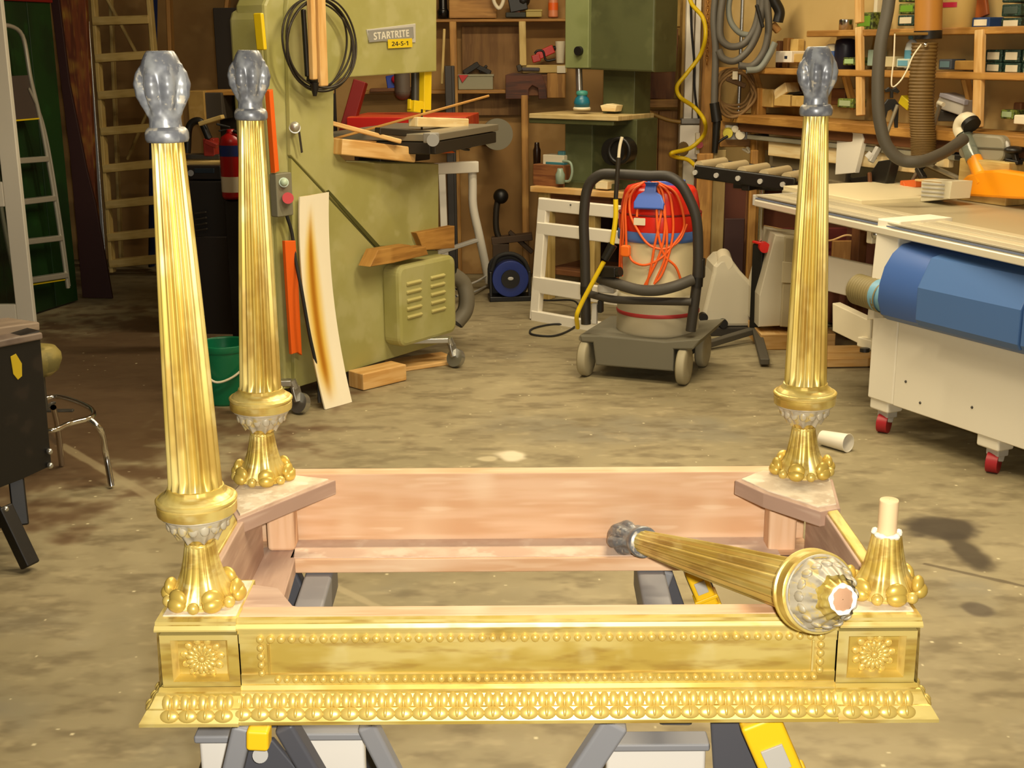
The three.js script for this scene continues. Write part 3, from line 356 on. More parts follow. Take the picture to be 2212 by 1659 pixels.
{
  const p = [-1.544,0.847,-7.1], h = [-1.517,1.271,-7.1][1] - p[1]; const t = thing('fire_extinguisher', 'red fire extinguisher with a blue label, partly behind the rear left table leg', 'fire extinguisher', { at: [p[0] + 0.01, p[1], p[2]] }, undefined);
  part(t, 'cylinder', lathe([[0.001, 0], [0.06, 0.004], [0.066, 0.02], [0.066, h * 0.72], [0.055, h * 0.8], [0.03, h * 0.84], [0.022, h * 0.86], [0.022, h * 0.9], [0.001, h * 0.9]], 24), paint(0xa81414, 0.35)); part(t, 'label', lathe([[0.0668, h * 0.56], [0.0668, h * 0.7]], 24), paint(0x1c2c6c, 0.5), 'blue label band'); part(t, 'label', lathe([[0.0668, h * 0.1], [0.0668, h * 0.3]], 24), paint(0xd8cbb0, 0.5), 'white instruction label'); part(t, 'handle', [bar([0, h * 0.92, 0], [-0.07, h * 0.97, 0.02], 0.02, 0.012), bar([0, h * 0.9, 0], [-0.06, h * 0.88, 0.02], 0.02, 0.01)], black); part(t, 'hose', tube([[0.02, h * 0.88, 0.02], [0.08, h * 0.8, 0.03], [0.085, h * 0.4, 0.03]], 0.01), black);
  const s = part(t, 'stand', boxb(-0.05, 0.05, -p[1], -0.004, -0.04, 0.04), paint(0x1a1410, 0.7), 'dark stand');
}
{
  const b = [-1.381,0,-5.96], r = 0.125; const t = thing('bucket', 'green plastic bucket with a white handle behind the rear left table leg', 'bucket', { at: b });
  part(t, 'pail', lathe([[0.001, 0.004], [r * 0.78, 0.004], [r * 0.8, 0], [r * 0.82, 0.01], [r * 0.96, 0.26], [r * 1.0, 0.262], [r * 1.02, 0.29], [r * 0.97, 0.295], [r * 0.94, 0.285], [r * 0.76, 0.02], [0.001, 0.02]], 36), paint(0x0d6e48, 0.35)); part(t, 'handle', tube([[-r, 0.27, 0.02], [-r * 0.75, 0.2, r * 0.75], [-0.02, 0.13, r * 1.1], [r * 0.7, 0.17, r * 0.85], [r, 0.27, 0.02]], 0.006), cream, 'white wire handle');
}
// stool and the black machine in the left foreground
{
  const c = [-1.82,0.5,-4.804]; const t = thing('stool', 'low stool with a yellowish padded seat and bent chrome legs beside the black machine', 'stool', { at: [c[0] - 0.02, 0, c[2]] });
  part(t, 'seat', lathe([[0.001, 0.43], [0.05, 0.43], [0.075, 0.45], [0.09, 0.49], [0.088, 0.515], [0.07, 0.54], [0.04, 0.548], [0.001, 0.55]], 32), mat(WHITE, 0.7, 0, { map: blotchTex(0x8a7c40, 0x6a6234, 0xa8985c, 65, 4, 4, 0.3) }));
}
{
  const t = scene.children.at(-1), o = t.position; const L = (p) => [p[0] - o.x, p[1], p[2] - o.z];
  part(t, 'footrest', tube([[-1.846,0.3,-4.956], [-1.746,0.3,-4.891], [-1.63,0.3,-4.754], [-1.603,0.3,-4.651], [-1.658,0.3,-4.572], [-1.693,0.3,-4.484], [-1.815,0.3,-4.576], [-1.903,0.3,-4.867]].map(L), 0.010, true), chrome);
  part(t, 'leg', tube([[-1.612,0.3,-4.645], [-1.571,0.26,-4.643], [-1.585,0.14,-4.729], [-1.561,0.01,-4.692]].map(L), 0.012), chrome); part(t, 'leg', tube([[-1.756,0.33,-4.691], [-1.793,0.22,-4.812], [-1.849,0.01,-4.966]].map(L), 0.012), chrome);
  for (const [x, z] of [[-0.14, 0.1], [-0.1, -0.14]]) part(t, 'leg', tube([[x * 0.6, 0.43, z * 0.6], [x, 0.28, z], [x * 1.25, 0.01, z * 1.25]], 0.012), chrome); part(t, 'stem', cyl([0, 0.28, 0], [0, 0.46, 0], 0.02), darkSteel); part(t, 'spider', [bar([-0.12, 0.285, 0], [0.12, 0.285, 0], 0.02, 0.01), bar([0, 0.285, -0.12], [0, 0.285, 0.12], 0.02, 0.01)], darkSteel);
}
{
  const t = thing('black_machine', 'scuffed black metal machine with a yellow paint patch on splayed dark legs', 'machine', {at:[-1.6,0,-4.05],ry:0.899}), f = mat(WHITE, 0.5, 0, { map: blotchTex(0x0b0806, 0x120d0a, 0x261d17, 67, 3, 3, 0.5) });
  part(t, 'housing', slab([[-0.26,0.734],[0.071,0.758],[0.064,0.291],[-0.051,0.273],[-0.321,0.248]], -0.34, 0), f); part(t, 'top_plate', slabPoly([[-0.259,0.737,0],[0.075,0.761,0]], 0.36, 0.02), mat(WHITE, 0.6, 0, { map: blotchTex(0x77685c, 0x5e5048, 0x8d8074, 68, 4, 4, 0.4) }));
  part(t, 'paint_patch', slab([[-0.043,0.692],[-0.023,0.698],[-0.006,0.662],[-0.01,0.62],[-0.026,0.611],[-0.04,0.633]], 0, 0.003, 0.001), paint(0xb9a01a, 0.5), 'yellow paint patch');
  part(t, 'leg', bar([-0.041,0.302,-0.05], [-0.069,0.117,0], 0.05, 0.05), f); part(t, 'leg', bar([-0.229,0.295,-0.1], [-0.135,0.149,0.02], 0.05, 0.05), f); part(t, 'foot', bar([-0.144,0.211,0.03], [-0.12,0.02,0.121], 0.055, 0.04), f); part(t, 'leg', bar([-0.1, 0.4, -0.28], [-0.1, 0.02, -0.28], 0.05, 0.05), f);
  for (const b of [[0.055,0.346,0.01], [0.052,0.297,0.01], [-0.145,0.208,0.05], [-0.133,0.139,0.06]]) part(t, 'bolt', new THREE.SphereGeometry(0.011, 10, 8).translate(...b), steel);
}
solo('plank_offcut', 'grey weathered plank lying on top of the black machine', 'plank', bar([-0.175,0.774,-0.12], [0.111,0.753,-0.16], 0.16, 0.03), mat(WHITE, 0.7, 0, { map: woodTex(0x857462, 0x6c5c4e, 0x9d8d7c, 69, 0.5) }), {at:[-1.6,0,-4.05],ry:0.899});

// ---------------------------------------------------------------- the green bandsaw
{
  const t = thing('bandsaw', 'large olive green bandsaw with a STARTRITE nameplate and yellow blade guard, on casters', 'bandsaw', {at:[-1.074,0,-5.863],ry:0.956});
  const L0 = 0.0, LT = 1.84;
  const outline = [[0.02, 1.87], [0.1, 1.93], ...[[1.199,1.922],[1.186,1.532],[0.492,1.516],[0.437,1.509],[0.406,1.488],[0.395,1.454],[0.382,1.252],[0.398,1.186],[0.472,1.123],[1.193,1.061],[1.16,0.084]], [-0.005,0.076], [0, 0.2], [0, 1.84]];
  part(t, 'carcass', slab(outline, -0.2, -0.014, 0.015), greenPaint);
  part(t, 'side_housing', slab([[0, 0.1], [0, 1.78], [0.015, 1.815], [0.05, 1.83], [0.3, 1.83], [0.3, 0.1]].map(([x, y]) => [x - 0.012, y]), -0.235, -0.03, 0.02), greenPaint);
  part(t, 'upper_door', slab([...[[0.115,1.819],[0.093,1.179],[0.674,0.682],[1.17,0.619],[1.185,1.057],[0.472,1.119],[0.397,1.177],[0.385,1.252],[0.398,1.45],[0.41,1.488],[0.44,1.511],[0.492,1.518],[1.183,1.534],[1.196,1.922]], [0.13, 1.9]], -0.014, 0.012, 0.005), greenPaint, 'upper wheel door');
  part(t, 'lower_door', slab([[0.098,1.163],[0.66,0.672],[0.703,0.657],[1.169,0.596],[1.152,0.085],[0.045,0.079]], -0.014, 0.010, 0.004), greenPaint, 'lower wheel door');
  part(t, 'door_edge', slab([[0.315,0.995],[0.334,0.998],[0.689,0.685],[0.674,0.668]], 0.008, 0.014, 0.001), paint(0x4a4a1e, 0.6), 'dark diagonal door seam');
  // nameplate
  const plate = part(t, 'nameplate', slab([[0.64,1.739],[1.013,1.771],[1.01,1.678],[0.886,1.679],[0.654,1.689]], 0.012, 0.018, 0.002), lightGrey, 'grey trapezoid nameplate');
  const words = (w, h, font, txt, bg, fg, sx = 1) => { const c = document.createElement('canvas'); c.width = w; c.height = h; const x = c.getContext('2d'); x.fillStyle = bg; x.fillRect(0, 0, w, h); x.fillStyle = fg; x.font = font; x.textAlign = 'center'; x.textBaseline = 'middle'; x.fillText(txt, w / 2, h / 2 + 3); const q = new THREE.CanvasTexture(c); q.colorSpace = THREE.SRGBColorSpace; return new THREE.MeshStandardMaterial({ map: q, roughness: 0.5 }); };
  const a = [0.65,1.707,0.02], b = [0.991,1.728,0.02];
  const panel = (name, p, q, h, m, label, par = t) => { const w = Math.hypot(q[0] - p[0], q[1] - p[1]); const g = new THREE.BoxGeometry(w, h, 0.003); g.userData = { uvd: true }; const o = part(par, name, g, m, label); o.position.set((p[0] + q[0]) / 2, (p[1] + q[1]) / 2, p[2]); o.rotation.z = Math.atan2(q[1] - p[1], q[0] - p[0]); return o; };
  panel('lettering', a, b, 0.055, words(512, 96, 'bold 82px sans-serif', 'STARTRITE', '#8b8a84', '#d8d4c4'), 'raised STARTRITE lettering');
  panel('model_label', [0.789,1.672,0.022], [0.976,1.678,0.022], 0.043, words(256, 96, 'bold 66px sans-serif', '24-S-1', '#dcc01c', '#2a2418'), 'yellow label reading 24-S-1');
  // blade coil, hook and hanging battens are things of their own; these are the fittings
  part(t, 'door_knob', [cyl([0.13,1.3,0.01], [0.089,1.304,0.05], 0.02, 0.026), new THREE.SphereGeometry(0.024, 16, 12).translate(...[0.079,1.309,0.06])], mat(0xc4c2b8, 0.4, 0.7)); part(t, 'key', [bar([0.115,1.284,0.05], [0.137,1.188,0.04], 0.012, 0.004, [0, 0, 1])], darkSteel);
  const sw = part(t, 'switch_box', boxAt([-0.036,0.908,0.04], [0.065,1.105,0.04], 0.045), paint(0x7d7a66, 0.5), 'grey starter switch box');
  part(sw, 'start_button', [cyl([0.011,1.063,0.04], [-0.003,1.065,0.055], 0.022), new THREE.SphereGeometry(0.018, 14, 10).translate(...[-0.003,1.065,0.055])], paint(0xb8cdb4, 0.3)); part(sw, 'stop_button', cyl([0.033,0.989,0.04], [-0.002,0.995,0.075], 0.026), red, 'red stop button');
  part(t, 'cable', tube([[0.026,0.917,0.03],[0.055,0.833,0.03],[0.051,0.705,0.05],[0.038,0.58,0.09],[0.047,0.362,0.12],[0.08,0.155,0.13],[0.052,0.029,0.16]], 0.008), blackRubber);
  part(t, 'red_strip', slab([[-0.029,1.471],[-0.005,1.478],[0.008,1.116],[-0.019,1.109]], 0.0, 0.03, 0.003).translate(-0.02, 0, 0.01), orange, 'red-orange strip along the column edge'); part(t, 'blade_guard', bar([-0.062,1.804,0.012], [-0.053,1.647,0.012], 0.05, 0.02), yellow, 'yellow rear blade guard');
  part(t, 'guide_guard', [bar([1.148,1.544,-0.04], [1.136,1.337,-0.04], 0.06, 0.05, [0, 0, 1], 0.004), bar([1.033,1.362,-0.045], [1.127,1.351,-0.045], 0.06, 0.05, [0, 0, 1], 0.004), bar([1.03,1.397,-0.05], [1.027,1.346,-0.05], 0.012, 0.02, [0, 0, 1])], yellow, 'yellow upper guide guard'); part(t, 'guide_post', cyl([1.108,1.544,-0.07], [1.101,1.366,-0.07], 0.022), darkSteel); part(t, 'blade', bar([1.093,1.344,-0.02], [1.088,1.24,-0.02], 0.016, 0.002, [0, 0, 1], 0.0005), castIron);
  const tb = part(t, 'table', slab([[0.83, -0.27], [1.69, -0.04], [1.5, 0.55], [0.64, 0.3]], 0, 0.035, 0.004).rotateX(-Math.PI / 2).translate(0, 1.205, 0), mat(0xa09a88, 0.35, 0.6)); part(tb, 'table_rib', [bar([0.84, 1.17, 0.25], [1.66, 1.17, 0.03], 0.03, 0.06), bar([0.66, 1.17, -0.28], [0.84, 1.17, 0.24], 0.03, 0.06), bar([1.66, 1.17, 0.03], [1.48, 1.17, -0.5], 0.03, 0.06)], castIron);
  part(t, 'trunnion', boxAt([1.168,1.079,-0.03], [0.764,1.2,-0.03], 0.15), castIron); part(t, 'tilt_lock', [boxAt([0.821,1.202,0.31], [0.75,1.25,0.31], 0.05), cyl([0.779,1.217,0.3], [0.729,1.219,0.34], 0.03)], greyPlastic);
  part(t, 'fence_rail', bar([0.599,1.263,0.1], [0.967,1.227,0.12], 0.04, 0.035), castIron);
  const mc = part(t, 'motor_cover', slab(rrect([0.703,0.176,0.11][0], 0.16, 1.18, 0.585, 0.05), 0.0, 0.12, 0.02), greenPaint, 'louvred motor cover');
  for (const p of [[0.762,0.486,0.121],[0.76,0.443,0.121],[0.762,0.399,0.121],[0.76,0.356,0.121],[0.762,0.312,0.121],[0.959,0.488,0.121],[0.957,0.444,0.121],[0.959,0.399,0.121],[0.958,0.355,0.121],[0.96,0.31,0.121]]) part(mc, 'louvre', bar([0, 0, 0], [0.118, 0, 0], 0.02, 0.016, [0, 1, 0], 0.005).rotateX(0.5), mat(0xb9b070, 0.4, 0)).position.set(...p);
  part(t, 'base_plate', boxb(0.02, 1.0, 0.075, 0.2, -0.2, -0.02), greenPaint);
  for (const [p, q] of [[[-0.99,0,-5.733], [-0.058,0,0.144]], [[-0.299,0,-6.609], [1.056,0,0.203]]]) { const c = part(t, 'caster', [new THREE.CylinderGeometry(0.05, 0.05, 0.03, 20).rotateZ(1.2).translate(q[0], 0.05, q[2]), bar([q[0] - 0.01, 0.06, q[2]], [q[0] - 0.01, 0.13, q[2] - 0.02], 0.05, 0.02), cyl([q[0] - 0.01, 0.12, q[2] - 0.02], [q[0] - 0.02, 0.16, q[2] - 0.03], 0.02), bar([q[0] - 0.02, 0.15, q[2] - 0.03], [q[0] - 0.16, 0.15, q[2] - 0.2], 0.05, 0.03)], steel, 'steel swivel caster'); }
  part(t, 'dust_port', tube([[1.355,0.441,-0.05],[1.421,0.377,-0.02],[1.426,0.291,0],[1.408,0.223,0],[1.351,0.162,-0.02]], 0.045), paint(0x6a6454, 0.6), 'grey dust hose stub');
}
const onBS = (name, label, cat, geo, m, group) => solo(name, label, cat, geo, m, {at:[-1.074,0,-5.863],ry:0.956}, group);
{ const c = [0.249,1.668,0.05], R = 0.205, g = []; for (let i = 0; i < 5; i++) { const pts = []; for (let k = 0; k < 24; k++) { const a = k / 24 * Math.PI * 2; pts.push([c[0] + Math.cos(a) * (R * (1.02 + 0.03 * Math.sin(a + i * 1.9)) + 0.004 * i), c[1] + Math.sin(a) * (R - 0.006 * (i % 3)) + 0.008 * Math.sin(i * 2), c[2] + 0.012 * i + 0.012 * Math.sin(a * 2 + i)]); } g.push(tube(pts, 0.005, true, 6, 72)); } onBS('blade_coil', 'coiled dark bandsaw blade hanging on the front of the green bandsaw', 'saw blade', g, castIron); }
{ const t = thing('blade_hanger', 'two pale wood strips hanging in front of the coiled blade on the green bandsaw', 'hanger', {at:[-1.074,0,-5.863],ry:0.956}); part(t, 'strip', bar([0.148,1.9,0.13], [0.151,1.516,0.12], 0.03, 0.03, [0, 0, 1]), pine); part(t, 'strip', bar([0.199,1.902,0.135], [0.205,1.486,0.125], 0.05, 0.028, [0, 0, 1]), pine); part(t, 'hook', [bar([0.127,1.822,0.1], [0.134,1.529,0.1], 0.02, 0.02, [0, 0, 1]), cyl([0.179,1.503,0.1], [0.176,1.442,0.1], 0.026, 0.008), bar([0.145,1.524,0.1], [0.21,1.507,0.1], 0.04, 0.03)], black, 'black hook bracket'); }
onBS('red_stick', 'rough red painted push stick on the front of the green bandsaw', 'push stick', slab([[-0.01,0.798],[0.059,0.791],[0.064,0.617],[0.064,0.243],[0.037,0.262],[-0.003,0.261],[-0.008,0.54]], 0.03, 0.05, 0.003), orange);
{
  // a bowed white laminate strip with a scorched streak
  const A = [0.112,0.987,0.03], B = [0.308,0.991,0.03], C = [0.051,0.002,0.19], D = [0.227,-0.001,0.2], M1 = [0.079,0.505,0.06], M2 = [0.277,0.495,0.06];
  const q = (a, m, c, t) => a.map((_, i) => { const k = 2 * m[i] - 0.5 * (a[i] + c[i]); return a[i] * (1 - t) ** 2 + 2 * k * t * (1 - t) + c[i] * t * t; });
  const f = (o) => (u, v) => { const l = q(A, M1, C, v), r = q(B, M2, D, v); return [l[0] + (r[0] - l[0]) * u, l[1] + (r[1] - l[1]) * u, l[2] + (r[2] - l[2]) * u + o]; };
  const g0 = grid(10, 30, (u, v) => f(0.008)(u, 1 - v)), g1 = grid(10, 30, (u, v) => f(0)(u, v)), side = (e) => grid(1, 30, (u, v) => e ? f(0.008 * (1 - u))(1, 1 - v) : f(0.008 * u)(0, 1 - v)), end = (e) => grid(10, 1, (u, v) => f(0.008 * (e ? v : 1 - v))(u, e ? 1 : 0));
  const scorch = tex(64, 256, (u, v) => { const c = 0.33 + 0.1 * (v - 0.5), d = Math.abs(u - c) / (0.1 + 0.12 * smooth(0.05, 0.5, 1 - v)), s = smooth(0.0, 0.2, v) * smooth(0.02, 0.3, 1 - v); return mixc(mixc([243, 234, 208], [228, 190, 90], (1 - smooth(0.4, 1.7, d)) * s), [168, 104, 14], (1 - smooth(0, 0.75, d)) * s * 0.9); });
  const t = onBS('laminate_strip', 'curved white laminate strip with a brown scorch streak leaning on the green bandsaw', 'panel', mg([g0, g1, side(0), side(1), end(0), end(1)]), mat(WHITE, 0.4, 0, { map: scorch, boxuv: false }));
}
onBS('batten', 'thick squared wood batten lying across the lower arm of the bandsaw', 'batten', bar([0.379,1.201,0.03], [0.844,1.133,0.1], 0.09, 0.075), pine);
onBS('batten', 'thin yellow batten slanting down across the throat of the green bandsaw', 'batten', bar([0.407,1.307,-0.02], [0.703,1.208,0.16], 0.03, 0.022), pine);
onBS('batten', 'thin brown slat lying behind the thick batten in the bandsaw throat', 'batten', bar([0.54,1.217,-0.06], [0.956,1.171,-0.04], 0.05, 0.012), plyWood);
onBS('cane', 'long thin wooden rod sticking up to the right across the bandsaw table', 'rod', bar([0.495,1.223,-0.1], [1.521,1.4,0.1], 0.012, 0.012), orangeWood);
onBS('fence_block', 'pale squared timber fence lying on the bandsaw table', 'timber', bar([0.994,1.285,0], [1.509,1.251,-0.06], 0.06, 0.05), palePine);
{ const t = thing('clamp', 'orange and black bar clamp under the right edge of the bandsaw table', 'clamp', {at:[-1.074,0,-5.863],ry:0.956}); part(t, 'jaw', slab([[1.129,1.164],[1.188,1.174],[1.22,1.173],[1.251,1.142],[1.235,1.123],[1.258,1.112],[1.139,1.118],[1.18,1.141]], 0.03, 0.07), orange); part(t, 'bar', bar([1.104,1.181,0.08], [1.455,1.112,0], 0.03, 0.012), castIron); part(t, 'screw', [cyl([1.235,1.143,0.06], [1.472,1.143,0], 0.012), bar([1.465,1.161,0], [1.472,1.12,0], 0.02)], darkSteel); }
onBS('offcut', 'brown wood wedge lying flat on the bandsaw motor cover', 'offcut', slab([[0.491,0.614],[0.554,0.689],[0.8,0.683],[0.828,0.663],[0.926,0.66],[0.947,0.613],[0.666,0.608]], 0.04, 0.12, 0.004), orangeWood);
onBS('offcut', 'brown wood block standing at the back of the bandsaw motor cover', 'offcut', slab([[0.939,0.723],[1.265,0.722],[1.262,0.601],[0.992,0.624],[0.967,0.676]], 0.0, 0.05, 0.004), orangeWood);
onBS('wood_block', 'short wood block pushed under the green bandsaw base', 'wood block', bar([0.415,0.045,0.064], [0.696,0.045,0.111], 0.12, 0.085), pine);
onBS('floor_board', 'flat board on the floor under the bandsaw motor cover', 'board', bar([0.857,0.012,-0.064], [1.179,0.012,0.077], 0.22, 0.024), pine);
// behind the bandsaw: red machine, sander disc, white stand, pedestal, cable reel
{
  const F = { at: [-0.72,1.216,-8], ry: -0.12 }, t = thing('red_machine', 'red painted machine seen through the throat of the green bandsaw', 'machine', F), y = F.at[1];
  part(t, 'table', boxb(-0.28, 0.46, -0.045, 0.03, -0.5, 0.05), mat(WHITE, 0.5, 0, { map: woodTex(0xc44a1c, 0xb4301a, 0xcf7434, 91, 0.6) })); part(t, 'column', bar([-0.33, -0.12, -0.05], [-0.22, 0.24, -0.1], 0.08, 0.08, [0, 0, 1]), darkRed, 'dark red slanting column'); part(t, 'apron', boxb(-0.28, 0.25, -0.045, 0.025, 0.05, 0.06), red); part(t, 'base', boxb(-0.28, 0.0, -y, -0.05, -0.45, -0.1), paint(0x2a1c12, 0.7)); part(t, 'motor', [cyl([0.02, 0.17, -0.2], [0.02, 0.3, -0.2], 0.05), new THREE.SphereGeometry(0.05, 12, 8).translate(0.02, 0.17, -0.2)], paint(0x4a4238, 0.6));
}
{ const p = [-0.092,1.071,-8.98], t = thing('disc_sander', 'dull grey round sanding disc just right of the bandsaw table', 'sander', { at: p, ry: 0.15 }); part(t, 'disc', new THREE.CylinderGeometry(0.108, 0.108, 0.03, 36).rotateX(Math.PI / 2), paint(0x76705c, 0.6)); part(t, 'motor', new THREE.CylinderGeometry(0.08, 0.08, 0.2, 24).rotateX(Math.PI / 2).translate(0, 0, -0.12), paint(0x5c5240, 0.6)); part(t, 'wall_arm', boxb(-0.05, 0.05, -0.09, -0.02, -0.66, -0.1), paint(0x5f4426, 0.7)); }
{
  const F = { at: [0, 0, -8.7] }, t = thing('white_stand', 'white metal stand with splayed leg right of the green bandsaw', 'stand', F); const z = (p) => [p[0], p[1], p[2] + 8.7];
  part(t, 'top_rail', bar(z([-0.625,0.872,-8.55]), z([-0.222,0.874,-8.7]), 0.05, 0.075), white); part(t, 'leg', tube([z([-0.26,0.904,-8.72]), z([-0.259,0.748,-8.72]), z([-0.258,0.607,-8.72]), z([-0.217,0.389,-8.75]), z([-0.159,0.051,-8.9])], 0.03, false, 10), white); part(t, 'cross_bar', bar(z([-0.511,0.315,-8.5]), z([-0.221,0.372,-8.76]), 0.04, 0.025), lightGrey);
  part(t, 'leg', bar(z([-0.486,0.801,-9.1]), z([-0.475,0.18,-9.1]), 0.05, 0.05), white);
}
{ const t = thing('pedestal', 'dusty dark machine pedestal with a knobbed lever beside the white stand', 'machine'); const Z = -9.25; part(t, 'lever', tube([[-0.061,0.255,-9.25], [-0.104,0.357,-9.25], [-0.106,0.509,-9.25], [-0.092,0.592,-9.25]], 0.022), castIron); part(t, 'knob', new THREE.SphereGeometry(0.055, 16, 12).translate(...[-0.072,0.612,-9.25]), black); part(t, 'arm', bar([-0.142,0.29,-9.25], [0.155,0.322,-9.25], 0.1, 0.05), paint(0x4b3826, 0.7)); part(t, 'base', [bar([-0.075,0.272,-9.25], [[-0.077,0.016,-9.25][0], 0.02, Z], 0.12, 0.12, [0, 0, 1]), bar([-0.013,0.356,-9.25], [0.155,0.203,-9.25], 0.06, 0.03)], paint(0x40301f, 0.7)); }
{
  const o = [-0.009,0,-8.442], t = thing('cable_reel', 'blue and black extension cable reel on the floor by the back wall', 'cable reel', { at: [o[0], 0, o[2]], ry: 0.1 }), R = 0.118;
  part(t, 'frame', slab([...rrect(-0.14, 0, 0.14, 0.3, 0.1)], -0.14, -0.11, 0.005), black); part(t, 'frame', [boxb(-0.14, 0.14, 0, 0.035, -0.13, 0.03), bar([0.13, 0.02, 0.01], [0.13, 0.2, 0.0], 0.02), bar([-0.13, 0.02, 0.01], [-0.13, 0.2, 0], 0.02)], black); part(t, 'handle', tube([[-0.12, 0.2, -0.05], [-0.08, 0.29, -0.05], [0.02, 0.31, -0.05], [0.1, 0.26, -0.05], [0.135, 0.18, -0.05]], 0.016), blackRubber);
  part(t, 'drum', new THREE.CylinderGeometry(R, R, 0.1, 40).rotateX(Math.PI / 2).translate(0, 0.155, -0.03), paint(0x14204c, 0.5)); part(t, 'flange', lathe([[0.06, 0], [R, 0.004], [R + 0.005, 0.01], [R, 0.016], [0.06, 0.012]], 40).rotateX(Math.PI / 2).translate(0, 0.155, 0.022), paint(0x1a2f78, 0.4), 'blue reel flange'); part(t, 'hub', new THREE.CylinderGeometry(0.062, 0.066, 0.03, 32).rotateX(Math.PI / 2).translate(0, 0.155, 0.03), black); part(t, 'badge', ell(0, 0.16, 0.046, 0.02, 0.012, 0.003), lightGrey);
}
solo('hose_loop', 'pale grey cables looping on the floor behind the bandsaw motor cover', 'cable', [tube([[-0.354,0.16,-8.02], [-0.234,0.12,-8.521], [-0.151,0.05,-9.253], [-0.186,0.012,-9.274]], 0.008), tube([[-0.37,0.05,-8.359], [-0.269,0.03,-8.594], [-0.142,0.012,-9.044]], 0.008)], lightGrey);

// ---------------------------------------------------------------- shelves on the middle back wall
const BZ = -9.32;
{
  const t = thing('back_shelving', 'brown timber shelving on the back wall between the two bandsaws', 'shelving');
  const sh = (a, b, v0, v1, d = 0.2) => boxAt([a[0], a[1], BZ], [b[0], b[1], BZ], d);
  part(t, 'shelf', boxAt([-0.538,1.827,-9.32], [0.404,1.847,-9.32], 0.2), orangeWood); part(t, 'shelf', boxAt([-1.065,1.334,-9.32], [0.007,1.36,-9.32], 0.2), orangeWood); part(t, 'shelf', boxAt([0.086,1.475,-9.32], [0.406,1.531,-9.32], 0.2), ladderWood);
  part(t, 'upright', bar([-0.401,1.833,-9.32], [[-0.389,1.214,-9.32][0], 0.03, BZ], 0.05, 0.05, [0, 0, 1]), orangeWood); part(t, 'upright', bar([0.088,1.83,-9.32], [0.093,1.526,-9.32], 0.05, 0.04, [0, 0, 1]), ladderWood); part(t, 'upright', bar([0.102,1.324,-9.32], [[0.109,0.346,-9.32][0], 0.02, BZ], 0.05, 0.045, [0, 0, 1]), orangeWood);
  part(t, 'bracket', bar([-0.459,1.782,-9.28], [-0.483,1.403,-9.28], 0.03, 0.02), ladderWood, 'pale strip leaning on the shelf post'); part(t, 'back_panel', boxAt([-0.345,1.174,-9.45], [0.089,1.801,-9.45], 0.03), mat(WHITE, 0.8, 0, { map: woodTex(0x7d5c34, 0x6b4c2a, 0x8d6a40, 93, 0.7) }), 'brown board back panel');
}
solo('steel_rail', 'dark upright steel rail behind the yellow bandsaw guard', 'rail', [bar([-0.434,1.531,-9.2], [[-0.427,1.22,-9.2][0], 0.02, -9.2], 0.05, 0.03, [0, 0, 1]), bar([-0.402,1.531,-9.21], [[-0.4,1.219,-9.2][0], 0.02, -9.21], 0.025, 0.03, [0, 0, 1])], paint(0x35302a, 0.5));
{ const t = thing('wooden_box', 'brown wooden box on the top back shelf', 'box'); const p = [-0.427,1.852,-9.32], q = [-0.092,2.099,-9.32]; part(t, 'front', boxAt([p[0], p[1], BZ - 0.02], [q[0], q[1], BZ - 0.02], 0.02), orangeWood); part(t, 'body', boxAt([p[0] + 0.01, p[1], BZ - 0.04], [q[0] - 0.01, q[1] - 0.01, BZ - 0.04], 0.13), brownWood); }
{ const b = [-0.472,1.853,-9.38]; solo('bottle', 'black bottle at the left end of the top back shelf', 'bottle', lathe([[0.001, 0], [0.04, 0.002], [0.042, 0.05], [0.036, 0.06], [0.03, 0.07], [0.03, 0.15], [0.012, 0.17], [0.012, 0.2], [0.001, 0.2]], 20), paint(0x10100f, 0.25), { at: b }); }
solo('rope_loop', 'cream rope loop hanging over the front of the top back shelf', 'rope', tube([[-0.118,2.066,-9.27],[-0.106,1.954,-9.27],[-0.074,1.917,-9.27],[-0.048,1.954,-9.27],[-0.034,2.065,-9.27]], 0.014), cream);
{ const t = thing('drill', 'black and orange power drill on the top back shelf', 'power tool'); const z = -9.36; part(t, 'body', [bar([-0.003,1.932,-9.36], [0.121,1.956,-9.36], 0.08, 0.09), new THREE.SphereGeometry(0.05, 12, 10).translate(...[0.095,1.975,-9.36])], black); part(t, 'foot', boxAt([-0.029,1.856,-9.32], [0.114,1.892,-9.32], 0.08), paint(0x22241a, 0.6)); part(t, 'grip', bar([0.036,1.957,-9.36], [0.056,1.862,-9.36], 0.05, 0.05, [0, 0, 1]), paint(0x8a4420, 0.5)); }
solo('tin', 'small yellowish flat tin on the top back shelf', 'tin', [boxAt([0.114,1.858,-9.34], [0.228,1.908,-9.34], 0.1), boxAt([0.111,1.896,-9.335], [0.232,1.911,-9.335], 0.11)], mat(0xa89448, 0.5, 0));
{ const b = [0.308,1.855,-9.38]; const t = thing('spray_can', 'orange spray can at the right end of the top back shelf', 'spray can', { at: b }); part(t, 'can', lathe([[0.001, 0], [0.034, 0.001], [0.035, 0.01], [0.034, 0.13], [0.02, 0.145], [0.001, 0.146]], 20), paint(0xd8865a, 0.4)); part(t, 'band', lathe([[0.0356, 0.05], [0.0356, 0.1]], 20), orange); part(t, 'nozzle', cyl([0, 0.14, 0], [0, 0.17, 0], 0.012), cream); }
solo('crate', 'grey plastic crate with a red corner on the lower back shelf', 'crate', [boxAt([-0.372,1.361,-9.36], [-0.122,1.463,-9.36], 0.12), boxAt([-0.376,1.452,-9.355], [-0.115,1.469,-9.355], 0.13)], mat(0x8e8a70, 0.6, 0));
